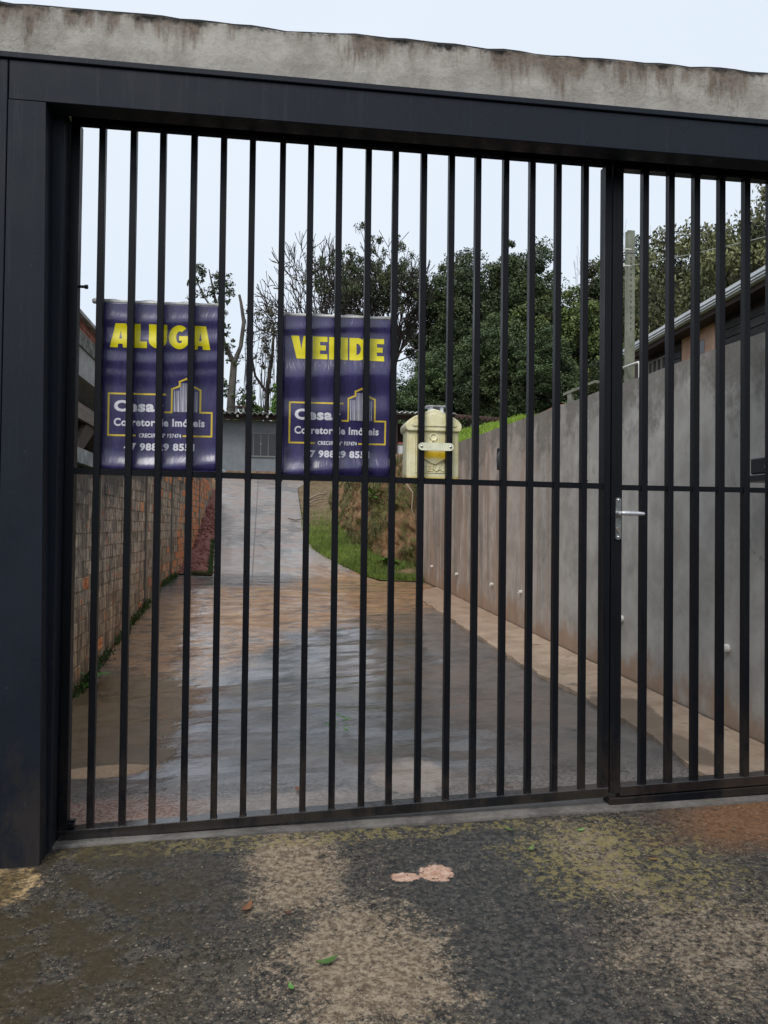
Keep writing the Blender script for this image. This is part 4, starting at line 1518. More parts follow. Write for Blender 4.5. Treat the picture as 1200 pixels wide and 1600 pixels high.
bm = bmesh.new()
rows = []
for i in range(101):
    y = 8.615 + (25.0 - 8.615) * i / 100
    xl, xr = lerp_tab(UR, y) + 0.012, (2.79 if y < 9.1 else lerp_tab(FOOT, y) + 0.12)
    rows.append([bm.verts.new((xl + (xr - xl) * k / 10, y, verge_z(xl + (xr - xl) * k / 10, y) + (0.16 * (k / 10) ** 2 if y > 9.1 else 0))) for k in range(11)])
for a, b in zip(rows, rows[1:]):
    for k in range(10):
        bm.faces.new((a[k], a[k + 1], b[k + 1], b[k]))
struct(obj('verge', bm, soil_grass_m, smooth=True))


def blades(name, pts, mat, h0, h1, wid, label=None, cat='grass', lean=0.45, parent=None):
    """three-cornered grass blades as one mass"""
    n = len(pts)
    P = np.asarray(pts, dtype=np.float32)
    a = rng.uniform(0, 2 * math.pi, n)
    h = rng.uniform(h0, h1, n)
    w = wid * rng.uniform(0.6, 1.3, n)
    dx, dy = np.cos(a) * w / 2, np.sin(a) * w / 2
    b = rng.uniform(0, 2 * math.pi, n)
    l = rng.uniform(0, lean, n) * h
    V = np.zeros((n, 3, 3), dtype=np.float32)
    V[:, 0] = P + np.stack([-dx, -dy, np.zeros(n)], 1)
    V[:, 1] = P + np.stack([dx, dy, np.zeros(n)], 1)
    V[:, 2] = P + np.stack([np.cos(b) * l, np.sin(b) * l, h], 1)
    me = np_mesh(name, V.reshape(-1, 3), np.arange(n * 3).reshape(-1, 3), mat, 3)
    o = link_mesh(name, me, None, parent)
    o['kind'] = 'stuff'
    if label:
        o['label'] = label
        o['category'] = cat
    return o


pts = []
while len(pts) < 19000:
    y = 8.64 + random.random() ** 1.7 * 7.5
    xl, xr = lerp_tab(UR, y) - 0.035 + 0.05 * fbm(y * 6, 2.0), (2.78 if y < 9.1 else lerp_tab(FOOT, y) + 0.10)
    x = random.uniform(xl, xr)
    k = (x - xl) / max(0.01, xr - xl)
    dens = 0.9 if y < 11.5 else max(0.12, 0.9 - (y - 11.5) * 0.25)
    if random.random() < dens * (0.6 + 0.6 * fbm(x * 2, y * 1.2, 5) + 0.4):
        pts.append((x, y, verge_z(x, y) + 0.16 * k * k * (y > 9.1)))
blades('grass', pts, grass_m, 0.03, 0.085, 0.010, 'short green grass at the foot of the cut earth bank')
# moss and weeds up the bank face
pts = []
dg_face = [v for v in G] if False else None
for _ in range(9000):
    y = 9.1 + random.random() ** 1.6 * 9
    s = random.random()
    fx, tx = lerp_tab(FOOT, y), lerp_tab(TOPX, y)
    fz, tz = drive_z(fx, y), bank_top(y)
    z = fz + (tz - fz) * s
    if fbm(y * 1.1, z * 1.4, 12) > (0.02 if s < 0.55 else -0.15):
        pts.append((fx + (tx - fx) * s ** 1.6 + fbm(y * 1.3, z * 1.6, 7) * 0.17 * math.sin(math.pi * min(1, s + 0.05)) - 0.02, y, z))
weed_m = m_leaf('bank_weeds', (0.045, 0.055, 0.016), (0.17, 0.18, 0.06), 0.1, 2.0)
blades('bank_weeds', pts, weed_m, 0.03, 0.11, 0.016, 'straggly weeds and moss on the cut earth bank', 'weeds', 1.3)

# plateau behind the retaining wall: lawn slope ending in a bare clay mound
MND = [(3.6, 2.02), (4.1, 2.20), (4.5, 2.265), (4.9, 2.25), (5.3, 2.245), (6.0, 2.285), (7.1, 2.36), (8.3, 2.44), (9.3, 2.50)]


def mound_z(x, y):
    t = min(1, max(0, (x - 2.95) / 0.25))
    return rtop(y) - 0.06 + (lerp_tab(MND, y) - rtop(y) + 0.06) * t + 0.012 * fbm(x * 3, y * 3)


mm = Mat('lawn_and_clay', 0.9, 0.2)
nn = mm.noise(6, 5, 0.7)
ff = mm.noise(40, 4, 0.7)
cc = mm.mix(mm.mr(mm.math('ADD', mm.y, nn), 5.75, 5.9), mm.mix(mm.mr(ff, 0.35, 0.65), (0.17, 0.065, 0.03), (0.32, 0.13, 0.065)),
            mm.mix(mm.mr(ff, 0.35, 0.65), (0.07, 0.11, 0.015), (0.15, 0.20, 0.03)))
mm.bump(ff, 0.6, 0.01)
mound_m = mm.done(cc)
bm = bmesh.new()
rows = []
for i in range(50):
    y = 3.5 + (9.3 - 3.5) * i / 49
    rows.append([bm.verts.new((2.952 + 1.5 * k / 9, y, mound_z(2.952 + 1.5 * k / 9, y))) for k in range(10)])
for a, b in zip(rows, rows[1:]):
    for k in range(9):
        bm.faces.new((a[k], a[k + 1], b[k + 1], b[k]))
struct(obj('clay_mound', bm, mound_m, smooth=True))
pts = []
for _ in range(14000):
    y = random.uniform(5.3, 9.3)
    x = random.uniform(2.94, 3.6)
    pts.append((x, y, mound_z(max(2.952, x), y)))
blades('lawn', pts, lawn_m, 0.015, 0.05, 0.012, 'bright green lawn on the slope behind the right wall')
# moss along the foot of the left wall
pts = []
for _ in range(2600):
    y = 2.6 + random.random() * 5.8
    if fbm(y * 1.7, 3.0) > -0.08 or 2.8 < y < 3.6:
        x = LWX + 0.01 + abs(random.gauss(0, 0.025))
        pts.append((x, y, lower_z(x, y) + random.random() ** 2 * 0.06 - 0.01))
moss_m = m_leaf('wall_foot_moss', (0.02, 0.04, 0.008), (0.06, 0.10, 0.02), 0.1, 3.0)
blades('moss', pts, moss_m, 0.015, 0.05, 0.012, 'green moss along the foot of the left brick wall', 'moss', 1.0)
pts = []
for _ in range(1500):
    y = 8.63 + random.random() ** 2 * 3
    xr = lerp_tab(UL, y)
    if y < 8.75:
        x = random.uniform(-0.62, xr)
    else:
        x = xr - abs(random.gauss(0, 0.03))
    pts.append((x, y, drive_z(xr, y) + 0.02))
blades('edge_moss', pts, moss_m, 0.02, 0.05, 0.015, 'moss on the edge of the red rubble strip', 'moss', 1.0)

# ------------------------------------------------------------------ house at the top of the drive
render_wall = m_simple('grey_house_render', (0.16, 0.172, 0.188), (0.21, 0.225, 0.24), 3, 0.8, 0.15, 0.01)
white_wall = m_simple('white_house_render', (0.60, 0.60, 0.60), (0.74, 0.74, 0.73), 3, 0.8, 0.1, 0.01)
skirt_m = m_simple('brown_plinth_tile', (0.16, 0.10, 0.06), (0.30, 0.20, 0.12), 4, 0.7, 0.2, 0.01)
darkwood = m_simple('dark_stained_wood', (0.022, 0.014, 0.012), (0.055, 0.03, 0.025), 8, 0.7, 0.3, 0.006, sc=(0.5, 0.5, 4))
sheet_grey = m_simple('weathered_fibre_cement', (0.20, 0.20, 0.195), (0.42, 0.42, 0.41), 5, 0.7, 0.2, 0.01)
sheet_white = m_simple('pale_roof_sheet', (0.52, 0.53, 0.55), (0.70, 0.71, 0.73), 3, 0.5, 0.1, 0.005)
frame_m = m_flat('grey_window_frame', (0.16, 0.16, 0.155), 0.5)
glass_m = m_flat('dark_window_glass', (0.012, 0.013, 0.015), 0.06, 0.0, 0.6)
tile_m = m_simple('dark_clay_tile', (0.035, 0.024, 0.02), (0.11, 0.06, 0.045), 9, 0.8, 0.4, 0.01)

house = thing('house', (2.5, 28.5, 2.4), 'low grey house with corrugated roof at the top of the drive', 'house')
bm = bmesh.new()
box(bm, -3.2, 4.6, 26.0, 31.0, 2.3, 4.83)
obj('wall', bm, render_wall, house)
bm = bmesh.new()
box(bm, -3.2, 4.6, 25.975, 25.998, 2.3, 3.03)
obj('plinth', bm, skirt_m, house)
# main roof: corrugated sheets with a low pitch, eave towards the drive
def corrugated(name, x0, x1, y0, y1, z0, z1, mat, parent, pitch=0.19, amp=0.035, th=0.012):
    bm = bmesh.new()
    n = int((x1 - x0) / pitch * 6)
    T, B = [], []
    for j, (y, z) in enumerate(((y0, z0), (y1, z1))):
        t, b = [], []
        for i in range(n + 1):
            x = x0 + (x1 - x0) * i / n
            w = amp * math.sin((x - x0) / pitch * 2 * math.pi)
            t.append(bm.verts.new((x, y, z + w + th)))
            b.append(bm.verts.new((x, y, z + w)))
        T.append(t)
        B.append(b)
    for i in range(n):
        bm.faces.new((T[0][i], T[0][i + 1], T[1][i + 1], T[1][i]))
        bm.faces.new((B[0][i], B[1][i], B[1][i + 1], B[0][i + 1]))
        bm.faces.new((B[0][i], B[0][i + 1], T[0][i + 1], T[0][i]))
        bm.faces.new((B[1][i], T[1][i], T[1][i + 1], B[1][i + 1]))
    bmesh.ops.recalc_face_normals(bm, faces=bm.faces)
    return obj(name, bm, mat, parent)


roof = corrugated('roof', -3.5, 4.75, 25.25, 28.6, 4.985, 5.25, sheet_grey, house)
bm = bmesh.new()
box(bm, -3.45, 4.7, 25.55, 25.60, 4.80, 4.94)
obj('fascia', bm, darkwood, house)
for x in (-2.1, -0.62, 0.40, 1.6, 2.9, 4.1):
    bm = bmesh.new()
    box(bm, x - 0.035, x + 0.035, 25.30, 26.0, 4.86, 4.93)
    obj('rafter', bm, sheet_grey, house)
# sliding window
wf = thing_part = None
bm = bmesh.new()
wx0, wx1, wz0, wz1 = -0.39, 0.76, 3.53, 4.41
for d in ((wx0, wx1, wz1 - 0.05, wz1), (wx0, wx1, wz0, wz0 + 0.05), (wx0, wx0 + 0.05, wz0 + 0.05, wz1 - 0.05), (wx1 - 0.05, wx1, wz0 + 0.05, wz1 - 0.05)):
    box(bm, d[0], d[1], 25.955, 26.01, d[2], d[3])
wfo = obj('window', bm, frame_m, house)
for k in range(4):
    a = wx0 + 0.05 + (wx1 - wx0 - 0.10) * k / 4
    b = wx0 + 0.05 + (wx1 - wx0 - 0.10) * (k + 1) / 4
    bm = bmesh.new()
    box(bm, a + 0.012, b - 0.012, 25.982, 25.990, wz0 + 0.05, wz1 - 0.05)
    obj('pane', bm, glass_m, wfo)
    if k:
        bm = bmesh.new()
        box(bm, a - 0.012, a + 0.012, 25.965, 25.996, wz0 + 0.05, wz1 - 0.05)
        if k == 2:
            box(bm, a - 0.04, a + 0.04, 25.955, 25.965, wz0 + 0.44, wz0 + 0.50)
        obj('mullion', bm, frame_m, wfo)
# chimney vent on the left roof: slab on two short legs
def vent(x0, x1, y0, y1, z0, z1, mat, parent):
    bm = bmesh.new()
    w = x1 - x0
    box(bm, x0 + 0.10 * w, x1 - 0.10 * w, y0, y1, z0, z0 + (z1 - z0) * 0.25)
    for a in (0.14, 0.70):
        box(bm, x0 + a * w, x0 + (a + 0.16) * w, y0, y1, z0 + (z1 - z0) * 0.25, z1 - 0.06)
    v = obj('chimney', bm, mat, parent)
    bm = bmesh.new()
    box(bm, x0 - 0.05 * w, x1 + 0.05 * w, y0 - 0.06, y1 + 0.06, z1 - 0.06, z1 - 0.01)
    obj('chimney_cap', bm, tile_m if mat is sheet_grey else sheet_grey, v)


vent(-0.80, -0.36, 26.2, 26.6, 5.06, 5.38, sheet_grey, roof)
# right wing with a veranda
wing = obj('wing_wall', (lambda b: (box(b, 4.75, 9.4, 27.2, 31.0, 2.3, 4.95), b)[1])(bmesh.new()), m_simple('veranda_dark_wall', (0.035, 0.025, 0.022), (0.08, 0.05, 0.042), 3, 0.8, 0.1, 0.01), house)
wroof = corrugated('wing_roof', 4.72, 7.15, 25.25, 29.0, 5.19, 5.42, sheet_white, house)
bm = bmesh.new()
box(bm, 4.75, 7.1, 25.6, 25.66, 4.98, 5.14)
box(bm, 4.75, 7.1, 26.4, 26.46, 4.78, 4.92)
obj('veranda_beam', bm, darkwood, house)
for x in (4.95, 6.3, 7.62):
    bm = bmesh.new()
    box(bm, x, x + 0.10, 25.62, 25.72, 2.3, 4.98)
    obj('veranda_post', bm, darkwood, house)
bm = bmesh.new()
box(bm, 4.75, 7.6, 25.75, 25.90, 2.3, 4.10)
para = obj('parapet', bm, white_wall, house)
bm = bmesh.new()
box(bm, 4.72, 7.63, 25.70, 25.95, 4.10, 4.16)
obj('coping', bm, m_simple('red_coping_tile', (0.24, 0.07, 0.045), (0.36, 0.13, 0.09), 6, 0.7, 0.2, 0.01), para)
vent(6.22, 6.90, 26.0, 26.5, 5.27, 5.60, white_wall, wroof)
# tiled lean-to roof at the far right end of the wing
bm = bmesh.new()
for i in range(12):
    for j in range(4):
        x = 7.15 + i * 0.19
        y = 25.3 + j * 0.42
        z = 5.10 + j * 0.07 - i * 0.008
        tube(bm, [(x, y, z), (x, y + 0.46, z + 0.06)], [0.085, 0.07], 6)
obj('tile_roof', bm, tile_m, house)
bm = bmesh.new()
box(bm, 7.85, 9.4, 26.0, 26.18, 2.3, 4.93)
obj('end_wall', bm, white_wall, house)

# ------------------------------------------------------------------ shed of the left neighbour
shed = thing('neighbour_shed', (-2.4, 8.0, 1.2), 'open sided shed with red brick gable band behind the left wall', 'shed')
SY0, SY1 = 4.6, 11.5
SX = -1.8
roughgrey = m_simple('mossy_shed_render', (0.05, 0.05, 0.042), (0.24, 0.24, 0.22), 12, 0.9, 0.6, 0.02)
plaster = m_simple('grey_shed_plaster', (0.25, 0.25, 0.24), (0.38, 0.38, 0.37), 8, 0.85, 0.4, 0.01)
oldwood = m_simple('weathered_timber', (0.13, 0.105, 0.085), (0.24, 0.20, 0.165), 6, 0.8, 0.4, 0.006, sc=(1, 0.4, 5))
brownwood = m_simple('brown_timber', (0.05, 0.033, 0.024), (0.10, 0.07, 0.05), 6, 0.8, 0.4, 0.006, sc=(1, 3, 0.6))


def shed_box(name, mat, x0, x1, y0, y1, z0, z1):
    bm = bmesh.new()
    box(bm, x0, x1, y0, y1, z0, z1)
    return obj(name, bm, mat, shed)


shed_box('roof', sheet_grey, -5.2, SX + 0.06, SY0 - 0.1, SY1 + 0.1, 3.625, 3.67)
band = shed_box('brick_band_core', mortar_m, -5.0, SX - 0.012, SY0, SY1, 3.47, 3.62)
bshed = {}
for v in range(3):
    bm = bmesh.new()
    box(bm, -0.02, 0.0, -0.095, 0.095, -0.021, 0.021, bev=0.003)
    me = bpy.data.meshes.new('brick')
    bm.to_mesh(me)
    bm.free()
    me.materials.append(m_simple('dull_red_brick', (0.16, 0.055, 0.035), (0.30, 0.12, 0.085), 14, 0.85, 0.4, 0.006, var=0.25) if v == 0 else bshed[0].materials[0])
    bshed[v] = me
for r_ in range(3):
    for k in range(30):
        y = SY0 + 0.1 + (k + 0.5 * (r_ % 2)) * 0.204
        if y + 0.1 > SY1 or y < 6.2:
            continue
        o = bpy.data.objects.new('brick', bshed[random.randrange(3)])
        C.objects.link(o)
        o.parent = band
        o.location = Vector((SX - 0.004 + random.uniform(-.004, .004), y, 3.496 + r_ * 0.049)) - shed.location - band.location
shed_box('concrete_band', roughgrey, -5.0, SX + 0.01, SY0, SY1, 3.28, 3.468)
shed_box('plaster_band', plaster, -5.0, SX - 0.01, SY0, SY1, 2.92, 3.278)
shed_box('back_wall', brownwood, -5.0, -4.9, SY0, SY1, 1.0, 2.918)
shed_box('end_wall', brownwood, -4.9, SX - 0.25, SY1 - 0.12, SY1, 1.0, 2.918)
shed_box('timber_rail', oldwood, SX - 0.10, SX - 0.03, SY0, SY1, 2.40, 2.60)
shed_box('corner_post', oldwood, SX - 0.16, SX - 0.04, SY0, SY0 + 0.12, 1.0, 2.918)
bm = bmesh.new()
hexa(bm, [(SX - 0.12, 7.1, 1.72), (SX - 0.12, 7.42, 1.72), (SX - 0.06, 7.42, 1.72), (SX - 0.06, 7.1, 1.72),
          (SX - 0.12, 8.3, 2.41), (SX - 0.12, 8.9, 2.41), (SX - 0.06, 8.9, 2.41), (SX - 0.06, 8.3, 2.41)])
obj('brace', bm, brownwood, shed)
shed_box('side_board', brownwood, SX - 0.24, SX - 0.16, SY0 + 0.12, 7.9, 1.9, 2.40)
shed_box('lower_slab', sheet_grey, SX - 0.30, SX + 0.10, SY0, SY1, 1.80, 1.98)
shed_box('base_wall', roughgrey, SX - 0.25, SX - 0.02, SY0, SY1, 0.9, 1.795)

# ------------------------------------------------------------------ building of the right neighbour
rb = thing('neighbour_house', (9.0, 8.0, 2.0), 'dark timber house with white eave behind the right wall', 'house')
BX = 7.0
plankm = m_simple('dark_weathered_plank', (0.03, 0.028, 0.032), (0.085, 0.078, 0.082), 5, 0.8, 0.4, 0.006, sc=(1, 0.35, 5), var=0.3)
pinkm = m_simple('pink_plaster', (0.42, 0.25, 0.175), (0.60, 0.385, 0.285), 3, 0.85, 0.3, 0.01, fine=20)
eavem = m_simple('white_eave_trim', (0.50, 0.52, 0.55), (0.66, 0.68, 0.71), 2, 0.5, 0.1, 0.005)


def eave_z(y):
    return 4.149 + (4.305 - 4.149) * (10.33 - y) / (10.33 - 6.34)


bm = bmesh.new()
box(bm, BX + 0.02, 12.5, 1.6, 11.0, 1.7, 4.45)
obj('wall_core', bm, darkwood, rb)


def eave_strip(name, x0, x1, d0, d1, mat):
    bm = bmesh.new()
    p = []
    for z in (d0, d1):
        p += [(x0, 1.2, eave_z(1.2) + z), (x1, 1.2, eave_z(1.2) + z), (x1, 10.33, eave_z(10.33) + z), (x0, 10.33, eave_z(10.33) + z)]
    hexa(bm, p)
    bmesh.ops.recalc_face_normals(bm, faces=bm.faces)
    return obj(name, bm, mat, rb)


eave_strip('gutter', 6.60, 6.70, -0.06, -0.002, eavem)
eave_strip('gutter_lip', 6.575, 6.62, -0.035, -0.020, eavem)
eave_strip('roof_edge', 6.57, 6.72, 0.004, 0.045, eavem)
eave_strip('fascia', 6.68, 6.72, -0.14, -0.064, darkwood)
eave_strip('soffit', 6.722, BX + 0.02, -0.11, -0.07, darkwood)
bm = bmesh.new()
hexa(bm, [(6.6, 1.2, eave_z(1.2) + 0.046), (12.9, 1.2, 4.8), (12.9, 10.33, 4.7), (6.6, 10.33, eave_z(10.33) + 0.046),
          (6.6, 1.2, eave_z(1.2) + 0.07), (12.9, 1.2, 4.85), (12.9, 10.33, 4.75), (6.6, 10.33, eave_z(10.33) + 0.07)])
bmesh.ops.recalc_face_normals(bm, faces=bm.faces)
obj('roof', bm, sheet_grey, rb)
for (y0, y1) in ((1.7, 7.86), (9.08, 9.5)):
    for k in range(13):
        z = 2.45 + k * 0.125
        if z + 0.12 > 4.1:
            break
        bm = bmesh.new()
        box(bm, -0.022, 0.0, y0, y1, 0, 0.115, bev=0.004)
        o = obj('plank', bm, plankm, rb, at=(0, 0, 0))
        o.location = Vector((BX + 0.0 + random.uniform(-.006, .006), random.uniform(-.02, .02), z)) - rb.location
bm = bmesh.new()
box(bm, BX - 0.03, BX + 0.018, 8.09, 9.045, 2.2, 4.20)
pinkp = obj('plaster_panel', bm, pinkm, rb)
bm = bmesh.new()
box(bm, BX - 0.034, BX - 0.028, 8.372, 8.545, 3.74, 3.94)
obj('small_window', bm, glass_m, pinkp)
bm = bmesh.new()
box(bm, BX - 0.035, BX + 0.0, 7.87, 7.91, 2.3, 4.15)
obj('corner_trim', bm, oldwood, rb)
# perforated vent blocks
vb = m_simple('grey_vent_block', (0.20, 0.185, 0.175), (0.30, 0.285, 0.27), 8, 0.85, 0.3, 0.006)
for k in range(4):
    y0 = 9.56 + k * 0.157
    bm = bmesh.new()
    z0, z1 = 3.72, 3.965
    for d in ((y0, y0 + 0.15, z1 - 0.03, z1), (y0, y0 + 0.15, z0, z0 + 0.03), (y0, y0 + 0.025, z0 + 0.03, z1 - 0.03), (y0 + 0.125, y0 + 0.15, z0 + 0.03, z1 - 0.03)):
        box(bm, BX - 0.03, BX + 0.015, *d)
    obj('vent_block', bm, vb, rb)
bm = bmesh.new()
box(bm, BX - 0.028, BX + 0.012, 9.54, 10.21, 2.3, 3.715)
obj('block_base', bm, vb, rb)

# ------------------------------------------------------------------ pole, wires, pipe and T post behind the wall
concp = m_simple('pale_pole_concrete', (0.15, 0.16, 0.12), (0.25, 0.26, 0.20), 7, 0.85, 0.3, 0.008)
pole = thing('utility_pole', (6.1, 9.05, 1.9), 'slim grey concrete utility pole beside the neighbour eave', 'utility pole')
bm = bmesh.new()
hexa(bm, [(6.045, 8.99, 1.9), (6.165, 8.99, 1.9), (6.165, 9.11, 1.9), (6.045, 9.11, 1.9),
          (6.045, 8.995, 5.76), (6.155, 8.995, 5.76), (6.155, 9.105, 5.76), (6.045, 9.105, 5.76)])
obj('shaft', bm, concp, pole)
bm = bmesh.new()
for k in range(14):
    z = 4.2 + k * 0.085
    box(bm, 6.085, 6.10, 8.985, 8.996 + 0.012, z, z + 0.03)
obj('step_hole', bm, mortar_m, pole)
for z in (5.46, 5.20):
    bm = bmesh.new()
    tube(bm, [(5.98, 9.0, z), (6.10, 9.0, z)], 0.012, 6)
    tube(bm, [(5.97, 9.0, z - 0.02), (5.97, 9.0, z + 0.03)], 0.022, 8)
    obj('insulator', bm, pvc, pole)
bm = bmesh.new()
box(bm, 6.04, 6.16, 8.985, 9.105, 5.40, 5.42)
obj('band_clamp', bm, frame_m, pole)
wire_m = m_flat('pale_overhead_cable', (0.22, 0.24, 0.20), 0.5)


def wire(a, b, sag, label, r=0.008):
    bm = bmesh.new()
    a, b = Vector(a), Vector(b)
    tube(bm, [a + (b - a) * (k / 16) - Vector((0, 0, sag * 4 * (k / 16) * (1 - k / 16))) for k in range(17)], r, 5)
    o = obj('overhead_cable', bm, wire_m, at=a)
    tag(o, label, 'cable', 'cables on the pole')


wire((6.1, 8.98, 5.20), (9.6, 6.9, 5.86), 0.10, 'pale cable sloping up from the pole across the tree crown')

pipe = thing('vent_pipe', (6.1, 8.9, 3.2), 'white bent plastic pipe just right of the pole', 'pipe')
bm = bmesh.new()
tube(bm, [(6.0, 9.30, 3.62), (6.0, 8.54, 3.59), (6.0, 8.50, 3.575), (6.0, 8.49, 3.54), (6.0, 8.49, 1.9)], 0.020, 8)
obj('pipe_bend', bm, pvc, pipe, smooth=True)
tp = thing('clothes_post', (6.1, 11.5, 1.95), 'pale T shaped clothes line post behind the right wall', 'post')
bm = bmesh.new()
hexa(bm, [(6.07, 11.48, 1.95), (6.13, 11.48, 1.95), (6.13, 11.56, 1.95), (6.07, 11.56, 1.95),
          (6.07, 11.42, 3.62), (6.13, 11.42, 3.62), (6.13, 11.62, 3.62), (6.07, 11.62, 3.62)])
obj('post', bm, concp, tp)
bm = bmesh.new()
hexa(bm, [(6.06, 10.3, 3.60), (6.14, 10.3, 3.60), (6.14, 11.82, 3.622), (6.06, 11.82, 3.622),
          (6.06, 10.3, 3.645), (6.14, 10.3, 3.645), (6.14, 11.82, 3.672), (6.06, 11.82, 3.672)])
obj('cross_arm', bm, concp, tp)

# ------------------------------------------------------------------ trees
bark = m_simple('dark_bark', (0.022, 0.018, 0.014), (0.065, 0.055, 0.045), 6, 0.9, 0.5, 0.02, sc=(1, 1, 0.3))
bark_grey = m_simple('grey_bark', (0.05, 0.045, 0.038), (0.13, 0.115, 0.10), 6, 0.9, 0.5, 0.02, sc=(1, 1, 0.3))
leaf_dark = m_leaf('dark_forest_leaf', (0.026, 0.042, 0.018), (0.118, 0.155, 0.062), 0.3, 0.9)
leaf_mid = m_leaf('mid_forest_leaf', (0.05, 0.076, 0.022), (0.20, 0.25, 0.08), 0.25, 0.9)
leaf_olive = m_leaf('olive_leaf', (0.05, 0.056, 0.024), (0.21, 0.205, 0.09), 0.2, 0.9)
leaf_green = m_leaf('fresh_bush_leaf', (0.05, 0.09, 0.02), (0.13, 0.21, 0.05), 0.2, 1.2)
dead_m = m_leaf('dry_vine_leaf', (0.035, 0.03, 0.022), (0.10, 0.088, 0.06), 0.2, 1.2, 0.8)


def grow(rnd, p, d, L, r, lev, maxlev, segs, tips, spread, split, droop=0.0, up=0.05):
    d = d.normalized()
    n = 3
    pts, rs = [p.copy()], [r]
    for k in range(n):
        j = Vector((rnd.gauss(0, 1), rnd.gauss(0, 1), rnd.gauss(0, 0.7))) * 0.16
        d = (d + j + Vector((0, 0, up - droop * lev))).normalized()
        p = p + d * (L / n)
        pts.append(p.copy())
        rs.append(r * (1 - 0.42 * (k + 1) / n))
    segs.append((pts, rs, lev))
    if lev >= maxlev:
        tips.append((p.copy(), d.copy()))
        return
    k = split if lev else split + 1
    base = rnd.uniform(0, 6.28)
    for i in range(k):
        a = base + i * 6.283 / k + rnd.uniform(-0.5, 0.5)
        o = d.orthogonal().normalized()
        o2 = d.cross(o)
        s = spread * rnd.uniform(0.65, 1.25)
        nd = d * math.cos(s) + (o * math.cos(a) + o2 * math.sin(a)) * math.sin(s)
        grow(rnd, p, nd, L * rnd.uniform(0.62, 0.85), r * 0.58, lev + 1, maxlev, segs, tips, spread, split, droop, up)
    if lev >= 1 and lev < maxlev:   # a side shoot halfway
        q = pts[2]
        o = d.orthogonal().normalized()
        a = rnd.uniform(0, 6.28)
        nd = d * 0.5 + (o * math.cos(a) + d.cross(o) * math.sin(a)) * 0.85
        grow(rnd, q, nd, L * 0.55, r * 0.4, min(maxlev, lev + 2), maxlev, segs, tips, spread, split, droop, up)


def segs_mesh(name, segs, mat, rmin=0.005):
    bm = bmesh.new()
    for pts, rs, lev in segs:
        tube(bm, pts, [max(rmin, q) for q in rs], 7 if lev == 0 else (5 if lev < 3 else 3), caps=False)
    me = bpy.data.meshes.new(name)
    bm.to_mesh(me)
    bm.free()
    me.materials.append(mat)
    return me


def leaf_cloud(centers, radii, per, size, upbias=0.35):
    """many small leaf faces scattered through clumps"""
    Cn = np.repeat(np.asarray(centers, dtype=np.float32), per, axis=0)
    Rr = np.repeat(np.asarray(radii, dtype=np.float32), per)
    n = len(Cn)
    u = rng.normal(size=(n, 3)).astype(np.float32)
    u /= np.linalg.norm(u, axis=1, keepdims=True)
    rad = Rr * rng.uniform(0.15, 1.0, n).astype(np.float32) ** 0.6
    P = Cn + u * rad[:, None] * np.array([1, 1, 0.75], dtype=np.float32)
    nm = rng.normal(size=(n, 3)).astype(np.float32) * 0.8 + u * 0.5
    nm[:, 2] += upbias
    nm /= np.linalg.norm(nm, axis=1, keepdims=True)
    t = rng.normal(size=(n, 3)).astype(np.float32)
    t -= (t * nm).sum(1, keepdims=True) * nm
    t /= np.linalg.norm(t, axis=1, keepdims=True)
    b = np.cross(nm, t)
    s = (size * rng.uniform(0.6, 1.35, n)).astype(np.float32)[:, None]
    V = np.zeros((n, 4, 3), dtype=np.float32)
    V[:, 0] = P - t * s
    V[:, 1] = P + b * s * 0.45
    V[:, 2] = P + t * s
    V[:, 3] = P - b * s * 0.45
    return V.reshape(-1, 3), np.arange(n * 4).reshape(-1, 4)


def crown_mesh(name, seed, w, h, z0, nclump, per, size, mat, lobes=6, hollow=0.45):
    """uneven crown: lobes of different size, each carrying clumps near its outside"""
    rnd = random.Random(seed)
    lob = []
    for k in range(lobes):
        a = 6.283 * k / lobes + rnd.uniform(-0.5, 0.5)
        rr = rnd.uniform(0.25, 0.62) * w / 2
        zz = z0 + h * rnd.uniform(0.18, 0.80)
        lob.append((Vector((rr * math.cos(a), rr * math.sin(a), zz)), rnd.uniform(0.30, 0.50) * w / 2, rnd.uniform(0.16, 0.26) * h))
    lob.append((Vector((rnd.uniform(-.1, .1) * w, rnd.uniform(-.1, .1) * w, z0 + h * 0.80)), 0.30 * w / 2, 0.22 * h))
    lob.append((Vector((0, 0, z0 + h * 0.45)), 0.55 * w / 2, 0.34 * h))
    cs, rs = [], []
    for k in range(nclump):
        c, rw_, rh_ = lob[k % len(lob)]
        u = Vector((rnd.gauss(0, 1), rnd.gauss(0, 1), rnd.gauss(0, 1))).normalized()
        q = rnd.uniform(hollow, 1.05)
        cs.append(c + Vector((u.x * rw_ * q, u.y * rw_ * q, u.z * rh_ * q)))
        rs.append(rnd.uniform(0.06, 0.19) * w / 2 + 0.06)
    V, F = leaf_cloud([tuple(c) for c in cs], rs, per, size)
    return np_mesh(name, V, F, mat), lob


def trunk_mesh(name, seed, h, r, lob, mat):
    rnd = random.Random(seed + 99)
    bm = bmesh.new()
    pts = [Vector((0, 0, 0))]
    for k in range(5):
        pts.append(Vector((rnd.uniform(-.12, .12), rnd.uniform(-.12, .12), h * 0.55 * (k + 1) / 5)))
    tube(bm, pts, [r * (1 - 0.1 * k) for k in range(6)], 8, caps=False)
    for c, rw_, rh_ in lob:
        st_ = pts[rnd.randrange(2, 6)]
        mid = st_.lerp(c, 0.55) + Vector((rnd.uniform(-.2, .2), rnd.uniform(-.2, .2), -0.15))
        tube(bm, [st_, mid, c, c + Vector((rnd.uniform(-.3, .3), rnd.uniform(-.3, .3), rh_ * 0.6))], [r * 0.45, r * 0.30, r * 0.16, r * 0.05], 5, caps=False)
    me = bpy.data.meshes.new(name)
    bm.to_mesh(me)
    bm.free()
    me.materials.append(mat)
    return me


